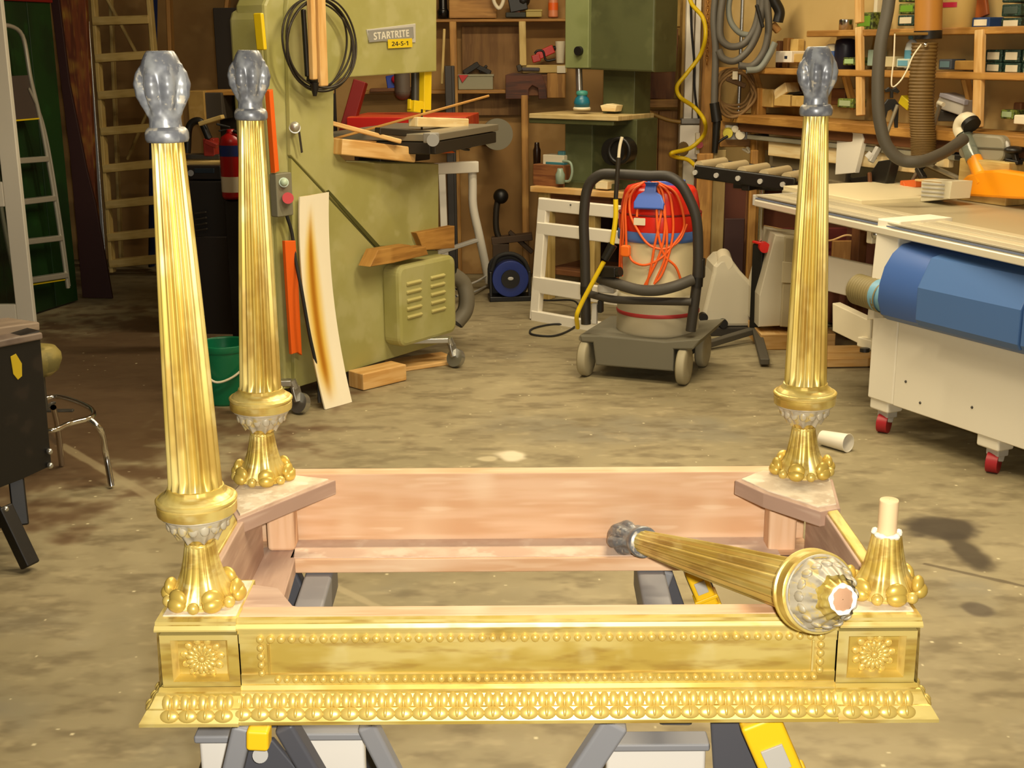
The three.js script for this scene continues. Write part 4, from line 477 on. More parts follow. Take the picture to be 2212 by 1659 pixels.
solo('red_pennant', 'bright red triangular flap on the grey crate', 'flap', slab([[-0.369,1.465,-9.35],[-0.297,1.464,-9.35],[-0.341,1.41,-9.35]].map((p) => [p[0], p[1]]), -0.006, 0), paint(0xb4201c, 0.5), { at: [0, 0, -9.348] });
solo('jig', 'black folded clamp lying on the grey crate', 'clamp', [bar([-0.332,1.476,-9.42], [-0.225,1.54,-9.42], 0.07, 0.04), bar([-0.265,1.534,-9.42], [-0.139,1.475,-9.42], 0.06, 0.035), bar([-0.219,1.482,-9.42], [-0.165,1.527,-9.42], 0.03, 0.02)], paint(0x1d1812, 0.6));
{ const t = thing('blue_tool', 'blue and red power tool behind the bandsaw guard', 'power tool'); const z = -9.3; part(t, 'body', [bar([-0.875,1.417,-9.3], [-0.743,1.436,-9.3], 0.09, 0.09), new THREE.SphereGeometry(0.055, 12, 10).translate(...[-0.769,1.449,-9.3])], paint(0x1c3a9c, 0.4)); part(t, 'button', new THREE.SphereGeometry(0.03, 12, 8).translate(...[-0.811,1.437,-9.25]), paint(0xb01c30, 0.4)); part(t, 'board', bar([-0.995,1.364,-9.3], [-0.666,1.371,-9.3], 0.1, 0.025), brownWood); }
{ const t = thing('red_drill', 'red pistol-shaped drill on the shelf left of the dark green bandsaw', 'power tool'); const z = -9.36; part(t, 'body', bar([0.186,1.589,-9.36], [0.311,1.643,-9.36], 0.06, 0.06), paint(0xc02818, 0.4)); part(t, 'grip', bar([0.18,1.602,-9.36], [0.193,1.551,-9.36], 0.06, 0.07, [0, 0, 1]), paint(0xb02414, 0.4)); part(t, 'chuck', cyl([0.311,1.643,-9.36], [0.338,1.649,-9.36], 0.02, 0.012), black); part(t, 'lead', tube([[0.176,1.608,-9.33],[0.192,1.627,-9.33],[0.232,1.627,-9.33],[0.258,1.563,-9.33],[0.324,1.569,-9.33]], 0.008), black); }
{ const b = [0.358,1.543,-9.36]; solo('white_cup', 'white plastic cup beside the red drill', 'cup', lathe([[0.001, 0], [0.028, 0], [0.036, 0.15], [0.033, 0.15], [0.026, 0.006], [0.001, 0.006]], 20), cream, { at: b }); }
solo('white_label', 'small white card hanging on the shelf edge by the dark green bandsaw', 'card', boxAt([0.333,1.474,-9.31], [0.395,1.525,-9.31], 0.008), cream);
{ const t = thing('claw_hammer', 'dark hammer lying on the right back shelf edge', 'hammer'); part(t, 'head', bar([0.06,1.533,-9.3], [0.073,1.488,-9.3], 0.035, 0.04, [0, 0, 1]), castIron); part(t, 'handle', bar([0.067,1.504,-9.3], [0.211,1.5,-9.3], 0.025, 0.025), paint(0x3b3236, 0.5)); }
{ const t = thing('carved_box', 'dark reddish wooden box with arched front below the right back shelf', 'box'); const p = [-0.033,1.316,-9.3], q = [0.362,1.477,-9.3]; part(t, 'front', slab([[-0.033,1.297,-9.3],[-0.032,1.463,-9.3],[0.027,1.479,-9.3],[0.109,1.469,-9.3],[0.158,1.478,-9.3],[0.224,1.468,-9.3],[0.251,1.404,-9.3],[0.264,1.295,-9.3],[0.204,1.295,-9.3],[0.198,1.372,-9.3],[0.158,1.392,-9.3],[0.132,1.366,-9.3],[0.132,1.296,-9.3]].map((r) => [r[0], r[1]]), -0.03, 0), mat(WHITE, 0.6, 0, { map: woodTex(0x5a2c12, 0x3c1c0c, 0x744020, 95, 0.4) })).position.z = -9.3; part(t, 'side', boxAt([0.264,1.3,-9.32], [0.396,1.473,-9.32], 0.15), orangeWood); part(t, 'body', boxAt([p[0] + 0.01, p[1], -9.335], [q[0], q[1] - 0.01, -9.335], 0.1), brownWood); }
// ---------------------------------------------------------------- dark green second bandsaw and its bench
{
  const t = thing('small_bandsaw', 'dark green bandsaw with a wooden table top standing on the bench by the back wall', 'bandsaw', {at:[0.35,0,-8.5],ry:-0.644}), hd = [0.01,1.518,0], hr = [0.204,1.519,0];
  part(t, 'head', slab([[hd[0], hd[1]], [hr[0] + 0.46, hd[1] - 0.02], [hr[0] + 0.46, 2.05], [hd[0] + 0.05, 2.05], [hd[0], 2.0]], -0.3, -0.01, 0.012), greenPaintDark);
  part(t, 'head_door', boxAt([0.02,1.521,0.02], [[0.201,1.938,0][0], 2.0, 0.02], 0.04), mat(WHITE, 0.42, 0, { map: blotchTex(0x7e8658, 0x727a4c, 0x8b9366, 96, 3, 3, 0.8) }), 'lighter green wheel door'); part(t, 'knob', new THREE.CylinderGeometry(0.028, 0.03, 0.03, 20).rotateX(Math.PI / 2).translate(...[0.134,1.628,0.03]), black);
  part(t, 'spine', boxAt([0.224,0.769,-0.12], [0.464,1.541,-0.12], 0.2), greenPaintDark); part(t, 'lower_housing', boxAt([-0.004,0.741,-0.02], [0.211,1.199,-0.02], 0.3), mat(WHITE, 0.45, 0, { map: blotchTex(0x5c6240, 0x525838, 0x686e4c, 97, 3, 3, 0.8) })); part(t, 'lower_side', boxAt([0.196,0.763,-0.04], [0.534,1.207,-0.04], 0.26), greenPaintDark);
  part(t, 'guide_post', cyl([0.087,1.541,-0.04], [0.096,1.36,-0.04], 0.022), steel); const tt = part(t, 'table', boxb([-0.182,1.231,0.12][0], [0.506,1.245,0.05][0] + 0.0, [0.004,1.223,0.1][1] - 0.02, [0.004,1.223,0.1][1] + 0.012, -0.3, 0.14), mat(WHITE, 0.6, 0, { map: woodTex(0xc9b27c, 0xb59c66, 0xd8c492, 98, 0.5) }), 'pale wooden table'); part(tt, 'table_edge', boxb([-0.19,1.231,0.12][0], [0.466,1.244,0.05][0], [0.004,1.202,0.1][1] - 0.03, [0.004,1.223,0.1][1] - 0.02, -0.28, 0.13), greenPaintDark);
  part(t, 'motor', [new THREE.CylinderGeometry(0.085, 0.085, 0.16, 28).rotateX(Math.PI / 2).translate(...[0.469,1.014,0.06]), new THREE.TorusGeometry(0.075, 0.014, 8, 28).translate(...[0.519,1.022,0.14])], black); part(t, 'foot', boxAt([0.015,0.736,0.05], [0.439,0.802,0.05], 0.36), greenPaintDark);
}
const onB2 = (name, label, cat, geo, m) => solo(name, label, cat, geo, m, {at:[0.35,0,-8.5],ry:-0.644});
{ const b = [0.155,1.258,0.02], t = thing('palm_sander', 'teal palm sander standing on the pale bandsaw table', 'power tool', {at:[0.35,0,-8.5],ry:-0.644}); const o = (g) => g.translate(...b); part(t, 'base', o(lathe([[0.001, 0], [0.055, 0], [0.058, 0.012], [0.052, 0.02], [0.001, 0.02]], 28)), cream); part(t, 'body', o(lathe([[0.001, 0.018], [0.05, 0.02], [0.052, 0.05], [0.044, 0.075], [0.032, 0.088], [0.034, 0.1], [0.03, 0.115], [0.001, 0.12]], 28)), paint(0x1c6a80, 0.35)); part(t, 'grip', o(lathe([[0.03, 0.09], [0.038, 0.1], [0.036, 0.118], [0.02, 0.124], [0.001, 0.125]], 28)), paint(0x3e8a7c, 0.5)); }
onB2('offcut', 'pale flat offcut on the right of the bandsaw table', 'offcut', slab([[0.27,1.252],[0.255,1.287],[0.304,1.299],[0.381,1.289],[0.368,1.251]], -0.12, -0.04, 0.004), palePine);
{
  const t = thing('back_workbench', 'wooden bench under the dark green bandsaw, behind the white slatted frame', 'bench', {at:[0.35,0,-8.5],ry:-0.644}), y = [0.005,0.761,0.1][1], x0 = [-0.19,0.749,0.1][0], x1 = [0.775,0.806,0.1][0];
  part(t, 'bench_top', boxb(x0, x1, y - 0.04, y, -0.5, 0.12), pine); part(t, 'front_rail', boxb(x0 + 0.05, x1 - 0.05, y - 0.16, y - 0.04, 0.04, 0.07), brownWood); for (const [x, z] of [[x0 + 0.09, 0.05], [x1 - 0.08, 0.05], [x0 + 0.09, -0.45], [x1 - 0.08, -0.45], [x0 + 0.42, 0.0]]) part(t, 'leg', boxb(x - 0.045, x + 0.045, 0, y - 0.04, z - 0.04, z + 0.04), ladderWood); part(t, 'lower_shelf', boxb(x0 + 0.05, x1 - 0.05, 0.16, 0.2, -0.48, 0.0), brownWood); part(t, 'back_board', boxb(x0, x1, 0, y - 0.05, -0.52, -0.49), paint(0x2c180c, 0.8), 'dark back board');
}
onB2('small_crate', 'reddish brown wooden box on the bench left of the dark green bandsaw', 'box', boxAt([-0.208,0.76,0.06], [0.044,0.901,0.06], 0.2), mat(WHITE, 0.7, 0, { map: woodTex(0x8c5a30, 0x704020, 0xa06c3c, 99, 0.4) }));
{ const t = thing('tub', 'white tub with a blue band on top of the reddish wooden box', 'tub', {at:[0.35,0,-8.5],ry:-0.644}); part(t, 'body', boxAt([-0.156,0.888,0.02], [0.015,0.963,0.02], 0.1), cream); part(t, 'band', boxAt([-0.132,0.89,0.023], [0.017,0.918,0.023], 0.1), paint(0x3c7a84, 0.5)); part(t, 'cap', boxAt([-0.05,0.959,0], [0.001,0.988,0], 0.05), paint(0x4e8088, 0.5)); }
onB2('dark_bottle', 'narrow dark bottle behind the reddish wooden box', 'bottle', lathe([[0.001, 0], [0.025, 0.001], [0.026, 0.1], [0.018, 0.12], [0.016, 0.15], [0.001, 0.15]], 16).translate(...[-0.289,0.879,-0.1]), paint(0x2a180c, 0.3));
onB2('jug', 'clear plastic jug with a round handle at the foot of the dark green bandsaw', 'jug', [tube([[0.036,0.931,0.06], [0.101,0.923,0.07], [0.116,0.864,0.07], [0.095,0.808,0.07], [0.044,0.799,0.06]], 0.009), lathe([[0.001, 0], [0.03, 0.001], [0.032, 0.06], [0.02, 0.085], [0.018, 0.1], [0.001, 0.1]], 20).translate(...[0.035,0.786,0.09])], paint(0x8fa08c, 0.3));
onB2('wood_offcut', 'small pale offcut on the bench in front of the dark green motor', 'offcut', boxAt([0.314,0.77,0.1], [0.408,0.822,0.1], 0.1), palePine);
// ---------------------------------------------------------------- white slatted frame in front of the bench
{
  const t = thing('slatted_rack', 'white painted ladder-like frame standing on the floor in front of the wooden bench', 'frame', {at:[0.13,0,-7.833],ry:-0.742}), L = [[0.008,-0.005], [0.063,0.757]], x = (L[0][0] + L[1][0]) / 2, lean = -0.1, y1 = L[1][1];
  const z = (y) => lean * y; const xr = 0.76;
  part(t, 'stile', bar([L[0][0] + 0.02, 0.004, 0], [L[0][0] + 0.03, y1, z(y1)], 0.045, 0.07, [1, 0, 0]), white); part(t, 'stile', bar([xr, 0.004, 0], [xr, y1, z(y1)], 0.045, 0.07, [1, 0, 0]), white);
  for (const [a, h] of [[[0.192,0.018][1], 0.085], [[0.191,0.223][1], 0.1], [[0.19,0.571][1], 0.075], [y1 - 0.04, 0.075]]) part(t, 'rail', bar([L[0][0], a, z(a) + 0.006], [xr, a, z(a) + 0.006], 0.04, h), white);
  for (const u of [1222, 1246]) part(t, 'screw', new THREE.SphereGeometry(0.006, 8, 6).translate(...[[0.27,0.734], [0.356,0.735]][u === 1222 ? 0 : 1], z(y1) + 0.03), darkSteel);
}
solo('floor_wire', 'thin black wire looping on the floor in front of the white frame', 'cable', tube([[0.124,0.02,-8.368], [0.247,0.02,-8.348], [0.408,0.05,-8.173], [0.418,0.012,-7.767], [0.353,0.008,-7.491], [0.231,0.008,-7.316], [0.123,0.008,-7.369], [0.125,0.008,-7.524], [0.27,0.008,-7.653], [0.407,0.01,-7.572]], 0.006, false, 6, 90), blackRubber);

// ---------------------------------------------------------------- the vacuum cleaner on its trolley
{
  const t = thing('vacuum_cleaner', 'big workshop vacuum with red head, orange cord and cream drum on a grey trolley', 'vacuum cleaner', {at:[0.62,0,-6.3],ry:-0.385});
  const cx = 0.055, cz = -0.24, k = (p) => p.map(([r, y]) => [r, y]);
  const at = (g) => g.translate(cx, 0, cz);
  const R = 0.205;
  part(t, 'lower_drum', at(lathe([[0.001, 0.2], [R * 1.02, 0.2], [R * 1.04, 0.24], [R * 1.03, 0.4], [R * 1.0, 0.43], [0.001, 0.43]], 44)), paint(0xb5ab90, 0.5), 'dusty cream lower drum'); part(t, 'red_stripe', at(lathe([[R * 1.036, 0.322], [R * 1.05, 0.326], [R * 1.05, 0.338], [R * 1.036, 0.342]], 44)), paint(0xa83030, 0.5));
  part(t, 'drum', at(lathe([[R * 0.99, 0.43], [R * 0.99, 0.7], [R, 0.71], [0.001, 0.712]], 44)), paint(0xd9cba2, 0.45), 'cream drum'); part(t, 'blue_band', at(lathe([[R * 0.99, 0.7], [R * 1.04, 0.704], [R * 1.05, 0.72], [R * 1.04, 0.752], [R, 0.756]], 44)), paint(0x4a6cae, 0.4));
  part(t, 'head', at(lathe([[R * 1.0, 0.752], [R * 1.02, 0.757], [R * 1.03, 0.78], [R * 1.03, 0.832], [R * 1.0, 0.838], [R * 0.985, 0.84], [R * 0.97, 0.88], [R * 0.9, 0.945], [R * 0.82, 0.968], [R * 0.6, 0.98], [0.001, 0.985]], 44)), paint(0xcf2416, 0.32)); part(t, 'head_groove', at(lathe([[R * 0.99, 0.834], [R * 1.035, 0.836], [R * 1.035, 0.842], [R * 0.98, 0.844]], 44)), paint(0x6c0f10, 0.5));
  part(t, 'cord_wrap', [at(slab([[-0.075, -0.06], [0.075, -0.06], [0.078, -0.03], [0.06, 0.01], [0.03, 0.028], [0.028, 0.06], [0.036, 0.075], [-0.036, 0.075], [-0.028, 0.06], [-0.03, 0.028], [-0.06, 0.01], [-0.078, -0.03]], 0, 0.03, 0.006).rotateX(-0.35).translate(0, 0.925, R * 0.87)), at(boxb(-0.05, 0.12, 0.975, 1.0, -0.04, 0.08))], paint(0x4468c4, 0.35), 'blue cord hook');
  part(t, 'label', slab(rrect(0, 0, 0.06, 0.036, 0.004), 0, 0.002, 0.0005).translate(...[-0.02,0.793,-0.025]).translate(0, 0, 0), cream, 'white sticker');
  const post = charcoal; part(t, 'handle', tube([[-0.264,0.272,-0.02],[-0.272,0.608,-0.02],[-0.279,0.843,-0.02],[-0.255,0.983,-0.02],[-0.198,1.035,-0.02],[-0.092,1.041,-0.02],[0.05,1.038,-0.02],[0.158,1.037,-0.02],[0.214,1.003,-0.02],[0.263,0.928,-0.02],[0.297,0.844,-0.02],[0.312,0.686,-0.02],[0.312,0.548,-0.02],[0.287,0.278,-0.02]], 0.026, false, 12, 120), post); part(t, 'clamp', cyl([-0.265,0.47,-0.02], [-0.265,0.427,-0.02], 0.03), black); part(t, 'clamp', [cyl([0.312,0.553,-0.02], [0.31,0.506,-0.02], 0.03), boxAt([0.3,0.544,-0.01], [0.343,0.643,-0.01], 0.05)], black);
  part(t, 'push_bar', tube([[-0.188,0.521,0],[-0.082,0.509,0.06],[0.044,0.488,0.08],[0.138,0.492,0.08],[0.226,0.515,0.06],[0.293,0.541,0]], 0.028, false, 12), paint(0x45413a, 0.6)); part(t, 'cross_bar', tube([[-0.248,0.436,0],[-0.115,0.422,0.03],[0.078,0.425,0.03],[0.292,0.43,0]], 0.02, false, 10), paint(0x3a352d, 0.6));
  part(t, 'lever', [bar([-0.21,0.388,0], [-0.212,0.28,0], 0.03, 0.03, [0, 0, 1]), boxAt([-0.189,0.45,0.03], [-0.101,0.491,0.03], 0.05)], lightGrey); part(t, 'catch', boxAt([-0.188,0.345,0.03], [-0.164,0.409,0.03], 0.04), black);
  part(t, 'trolley', slab([[-0.282,0.221], [-0.271,0.188], [-0.21,0.188], [-0.194,0.071], [0.217,0.074], [0.215,0.188], [0.314,0.196], [0.354,0.252], [0.17,0.225], [-0.171,0.23]], -0.5, 0.03, 0.008), paint(0x6c6858, 0.6), 'grey sheet trolley base'); part(t, 'trolley_top', boxb(-0.29, 0.31, 0.19, 0.215, -0.52, 0.02), paint(0x7d7866, 0.6));
  for (const [u, v, p] of [[0, 0, [-0.26,0.093,0]], [1, 1, [0.258,0.087,0]]]) for (const z of [-0.02, -0.42]) part(t, 'wheel', lathe([[0.001, -0.022], [0.05, -0.026], [0.09, -0.024], [0.098, -0.014], [0.098, 0.014], [0.09, 0.024], [0.05, 0.026], [0.001, 0.022]], 36).rotateZ(Math.PI / 2).translate(p[0], 0.098, z), paint(0xa39a7e, 0.6), 'pale grey wheel');
  // orange flex draped over the drum
  const on = (u, v) => { const d = [cx, cz]; return [u, v]; }; const wrap = (pts) => pts.map(([x, y]) => { const dx = Math.max(-R, Math.min(R, x - cx)), pr = [[0.2, 1.05], [0.84, 1.045], [0.88, 1.0], [0.945, 0.93], [0.968, 0.85], [0.98, 0.66], [1.05, 0.5]]; let q = 0; while (q < pr.length - 2 && y > pr[q + 1][0]) q++; const rr = R * (pr[q][1] + (pr[q + 1][1] - pr[q][1]) * Math.min(1, (y - pr[q][0]) / (pr[q + 1][0] - pr[q][0]))); return [x, y, cz + Math.sqrt(Math.max(0.0004, rr * rr - Math.min(rr * rr * 0.98, dx * dx))) + 0.008]; });
  const cords = [[[0.005,0.998],[-0.061,0.964],[-0.078,0.877],[-0.069,0.762],[-0.065,0.681]], [[-0.002,0.993],[-0.072,0.945],[-0.092,0.853],[-0.085,0.738],[-0.098,0.621],[-0.092,0.522]], [[0.01,1.003],[-0.046,0.946],[-0.048,0.855],[-0.004,0.776],[0.064,0.699],[0.135,0.68],[0.2,0.717],[0.23,0.798]], [[0.043,1.004],[0.093,0.965],[0.117,0.884],[0.109,0.793],[0.092,0.7],[0.075,0.584],[0.054,0.489]], [[0.048,1.004],[0.114,0.957],[0.131,0.862],[0.147,0.772],[0.141,0.634],[0.096,0.51]], [[0.048,1.008],[0.143,0.953],[0.168,0.864],[0.175,0.773],[0.16,0.658],[0.124,0.54],[0.092,0.503]], [[0.052,1.008],[0.17,0.954],[0.215,0.843],[0.217,0.775],[0.181,0.705],[0.122,0.633],[0.042,0.596],[-0.026,0.611],[-0.051,0.647]], [[0.021,0.921],[-0.002,0.88],[-0.005,0.834]], [[0.043,0.995],[0.087,0.928],[0.105,0.77],[0.14,0.645],[0.189,0.59],[0.215,0.511]], [[-0.013,0.988],[-0.083,0.899],[-0.105,0.714],[-0.112,0.561]], [[0.053,0.999],[0.125,0.907],[0.137,0.771],[0.121,0.667],[0.067,0.537],[0.04,0.483]]];
  for (const c of cords) part(t, 'cord', tube(wrap(c), 0.0065, false, 7, 40), paint(0xee6420, 0.45));
  part(t, 'plug', slab(rrect(-0.024, -0.03, 0.024, 0.026, 0.012), 0, 0.035, 0.006).translate(...wrap([[-0.062,0.662]])[0]).translate(0, 0, 0.0), paint(0xf07018, 0.45), 'orange plug');
}
{
  const t = thing('air_lance', 'yellow air hose with a thin metal nozzle standing against the vacuum handle', 'air hose', {at:[0.62,0,-6.3],ry:-0.385}), z = 0.05;
  part(t, 'nozzle', tube([[-0.064,1.228,0.05],[-0.075,1.184,0.05],[-0.081,1.119,0.05]], 0.008), cream); part(t, 'pipe', cyl([-0.081,1.13,0.05], [-0.092,0.923,0.05], 0.011), castIron); part(t, 'hose', tube([[-0.092,0.927,0.05],[-0.091,0.836,0.05],[-0.108,0.702,0.05]], 0.013), yellow); part(t, 'grip', cyl([-0.103,0.702,0.05], [-0.142,0.627,0.06], 0.024, 0.02), black); part(t, 'valve', [bar([-0.173,0.562,0.04], [-0.071,0.568,0.07], 0.05, 0.05), cyl([-0.071,0.568,0.07], [-0.053,0.572,0.075], 0.024)], black); part(t, 'tail_hose', tube([[-0.14,0.617,0.08],[-0.197,0.51,0.08],[-0.26,0.388,0.08],[-0.279,0.339,0.08],[-0.302,0.254,0]], 0.012), yellow);
}
// ---------------------------------------------------------------- the white trunked column, hoses and sockets on it
const CZ = -8.75;
{
  const t = thing('trunking_column', 'white boxed pipe column with black cable, behind the yellow coiled hose', 'column'), y0 = 0;
  const b = [1.22,1.047,-8.75], w = 0.115;
  part(t, 'post', boxb(b[0] - w * 0.6, b[0] + w * 0.75, 0, HC, CZ - 0.2, CZ - 0.06), mat(WHITE, 0.7, 0, { map: blotchTex(0xb09050, 0x9a7a3c, 0xbfa062, 101, 3, 3, 0.6) }), 'painted timber post'); part(t, 'trunking', [boxb(b[0] - w * 0.45, b[0] + w * 0.02, 1.17, HC, CZ - 0.06, CZ), boxb(b[0] + w * 0.1, b[0] + w * 0.42, 1.17, HC, CZ - 0.06, CZ - 0.015)], white); part(t, 'trunking', boxb(b[0] - w * 0.4, b[0] + w * 0.3, 0.3, 0.98, CZ - 0.06, CZ - 0.01), cream); part(t, 'black_cable', tube([[1.187,2.034,-8.73],[1.201,1.771,-8.73],[1.227,1.533,-8.73],[1.232,1.383,-8.73],[1.254,1.247,-8.73],[1.276,1.164,-8.73]], 0.008), black);
  part(t, 'junction', [boxAt([1.15,1.147,-8.72], [1.274,1.183,-8.72], 0.08)], greyPlastic);
}
{ const t = thing('switch_box', 'white isolator switch box with a red knob on a yellow plate on the column', 'switch'); const z = CZ + 0.06; part(t, 'back_box', boxAt([1.142,0.91,-8.73], [1.276,1.14,-8.73], 0.09), white); part(t, 'body', boxAt([1.245,0.946,-8.69], [1.341,1.09,-8.69], 0.1), cream); part(t, 'plate', boxAt([1.25,0.977,-8.686], [1.316,1.05,-8.686], 0.01), yellow); part(t, 'knob', cyl([1.272,1.011,-8.69], [1.266,1.014,-8.65], 0.024), red); part(t, 'stain', ell(0, 0, 0, 0.04, 0.05, 0.004).translate(...[1.168,0.981,-8.728]), paint(0x6e5524, 0.7), 'brown worn patch'); }
solo('coiled_hose', 'yellow coiled air hose spiralling down in front of the white column', 'air hose', tube([[1.153,1.999,-8.6],[1.179,1.919,-8.6],[1.254,1.832,-8.6],[1.268,1.716,-8.55],[1.243,1.593,-8.6],[1.162,1.482,-8.6],[1.095,1.394,-8.58],[1.109,1.336,-8.54],[1.217,1.262,-8.6],[1.272,1.177,-8.5],[1.284,1.081,-8.6],[1.206,1.002,-8.6],[1.062,0.97,-8.52],[1.091,0.942,-8.6],[1.178,0.923,-8.6],[1.22,0.889,-8.5]], 0.014, false, 10, 160), yellow);
solo('yellow_tail', 'short yellow hose tail hanging under the black roller stand', 'air hose', tube([[1.275,0.81,-8.5],[1.283,0.746,-8.5],[1.27,0.669,-8.5],[1.247,0.614,-8.5]], 0.014), paint(0xc9a416, 0.45));
solo('hose_loop', 'thin tan cable drooping in a big arc left of the white column', 'cable', tube([[0.882,2.005,-8.7],[0.86,1.889,-8.7],[0.814,1.714,-8.7],[0.792,1.566,-8.7],[0.801,1.417,-8.7],[0.846,1.308,-8.7],[0.922,1.235,-8.7],[1.047,1.179,-8.7],[1.141,1.161,-8.7]], 0.013), paint(0x8a6a30, 0.5));
solo('hose_loop', 'short dark brown cable hanging above the dark chipboard panel', 'cable', tube([[1.044,2.013,-8.9],[1.022,1.894,-8.9],[1.037,1.819,-8.9],[1.069,1.768,-8.9]], 0.012), paint(0x5a4420, 0.5));
solo('chipboard_panel', 'dark brown board fixed to the wall left of the white column', 'panel', slab([[0.885,1.71,-9.05],[1.154,1.769,-9.05],[1.156,1.678,-9.05],[1.134,1.296,-9.05],[0.899,1.307,-9.05]].map((p) => [p[0], p[1]]), -0.03, 0), brownWood, { at: [0, 0, -9.05] });
{ const t = thing('partition', 'yellow-brown boarded partition between the dark green bandsaw and the white column', 'partition'); const z = -9.1; for (const [a, b, v0, v1, m] of [[1372, 1424, 240, 640, plyWood], [1425, 1476, 240, 640, plyWood], [1372, 1476, 60, 238, mat(WHITE, 0.8, 0, { map: blotchTex(0xa8823e, 0x93702f, 0xb8944e, 103, 3, 3, 0.8) })], [1372, 1476, -40, 58, mat(WHITE, 0.8, 0, { map: blotchTex(0xb8964e, 0xa3823e, 0xc6a660, 104, 3, 3, 0.8) })]]) { const p = [[1372, [0.874,1.216,-9.1][0]], [1424, [1.042,1.215,-9.1][0]], [1425, [1.045,1.215,-9.1][0]], [1476, [1.211,1.214,-9.1][0]]]; const X = (u) => p.find((q) => q[0] === u)[1]; const Y = { 640: 0.05, 240: [1.029,1.215,-9.1][1], 238: [1.029,1.222,-9.1][1], 60: [1.016,1.777,-9.1][1], 58: [1.016,1.783,-9.1][1], '-40': 2.3 }; part(t, 'board', boxb(X(a), X(b), Y[v1] ?? 0, Y[v0], z - 0.06, z - 0.03), m); } part(t, 'ledge', boxAt([0.893,1.241,-9.04], [1.175,1.299,-9.04], 0.12), orangeWood); }
{ const t = thing('wood_post', 'rough brown timber post just right of the white column', 'post'); const x = [1.302,1.353,-8.7][0]; part(t, 'post', boxb(x - 0.03, x + 0.05, 0, HC, -8.74, -8.66), orangeWood); part(t, 'post', boxb(x + 0.05, x + 0.1, 0, 1.2, -8.72, -8.67), mat(WHITE, 0.7, 0, { map: woodTex(0x96602c, 0x7a4a1e, 0xac763c, 105, 0.6) })); }
{ const t = thing('twist_bar', 'twisted coppery chain hanging down the brown timber post', 'chain'); const p = [1.289,2,-8.63], q = [1.295,1.528,-8.63], n = 18; for (let i = 0; i < n; i++) { const l = part(t, 'link', new THREE.TorusGeometry(0.012, 0.004, 6, 12).scale(0.8, 1.5, 1).rotateY(i % 2 ? 1.2 : -0.3), mat(0xa8783a, 0.35, 0.6)); l.position.set(p[0] + (q[0] - p[0]) * i / n, p[1] + (q[1] - p[1]) * i / n, -8.63); } }
// big hose coil, clamp, rope, conduit and sockets
{
  const t = thing('hose_coil', 'grey ribbed suction hose hung in big loops above the roller stand', 'hose'), m = paint(0x5a564e, 0.55), m2 = paint(0x7c8078, 0.5);
  part(t, 'hose', tube([[1.259,2.005,-8.1],[1.249,1.816,-8.1],[1.267,1.624,-8.1],[1.268,1.429,-8.1],[1.27,1.289,-8.1]], 0.022, false, 10, 60), m); part(t, 'hose', tube([[1.302,2.002,-8.05],[1.281,1.814,-8.05],[1.291,1.695,-8.05],[1.343,1.651,-8.05],[1.422,1.661,-8.05],[1.486,1.743,-8.05],[1.515,1.867,-8.05],[1.509,2.001,-8.05]], 0.022, false, 10, 80), m); part(t, 'hose', tube([[1.273,1.629,-8.03],[1.303,1.58,-8.03],[1.371,1.563,-8.03],[1.448,1.617,-8.03],[1.506,1.726,-8.03],[1.528,1.866,-8.03],[1.528,2,-8.03]], 0.022, false, 10, 80), m); part(t, 'hose', tube([[1.397,1.536,-8.01],[1.477,1.535,-8.01],[1.541,1.606,-8.01],[1.569,1.731,-8.01],[1.556,1.892,-8.01],[1.541,1.999,-8.01]], 0.022, false, 10, 80), m); part(t, 'hose', tube([[1.44,1.508,-7.99],[1.519,1.519,-7.99],[1.577,1.6,-7.99],[1.608,1.671,-7.99]], 0.02, false, 10, 50), m2); part(t, 'hose', tube([[1.35,2.003,-8.07],[1.333,1.869,-8.07],[1.353,1.787,-8.07],[1.412,1.727,-8.07],[1.48,1.716,-8.07]], 0.018, false, 10, 60), m2);
  part(t, 'handle', [cyl([1.269,1.312,-8.1], [1.29,1.199,-8.1], 0.03, 0.034), cyl([1.29,1.199,-8.1], [1.284,1.004,-8.11], 0.024, 0.018)], black, 'black hose handle');
}
{ const t = thing('elbow_nozzle', 'black angled nozzle hanging beside the hose coil', 'nozzle'); part(t, 'tube', tube([[1.555,1.999,-8],[1.592,1.919,-8],[1.629,1.849,-8],[1.621,1.79,-8]], 0.032, false, 12), black); part(t, 'strap', bar([1.484,1.892,-7.98], [1.529,1.758,-7.98], 0.02, 0.03, [0, 0, 1]), black); part(t, 'block', bar([1.598,1.78,-8.05], [1.639,1.736,-8.05], 0.05, 0.04), orangeWood); }
{ const c = [1.404,1.403,-8.2], g = []; for (let i = 0; i < 5; i++) { const pts = []; for (let k = 0; k < 18; k++) { const a = k / 18 * Math.PI * 2; pts.push([c[0] + Math.cos(a) * (0.115 + 0.012 * Math.sin(3 * a + i * 2)), c[1] + Math.sin(a) * (0.125 + 0.014 * Math.cos(2 * a + i)) - 0.012 * i, c[2] + 0.02 * i + 0.01 * Math.sin(a * 3 + i)]); } g.push(tube(pts, 0.009, true, 6, 60)); } const t = thing('rope_coil', 'coil of brown rope hanging below the grey hose loops', 'rope'); part(t, 'coil', g, paint(0x7a5c34, 0.8)); part(t, 'tie', [bar([1.343,1.457,-8.11], [1.46,1.411,-8.11], 0.03, 0.03)], paint(0x4c3418, 0.8)); part(t, 'tag', boxAt([1.373,1.452,-8.08], [1.405,1.501,-8.08], 0.004), cream, 'white tag'); }
{ const t = thing('conduit', 'thin steel conduit running down to the sockets behind the hose coil', 'pipe'); part(t, 'pipe', cyl([1.451,2.039,-8.27], [1.452,1.154,-8.27], 0.012), steel); }
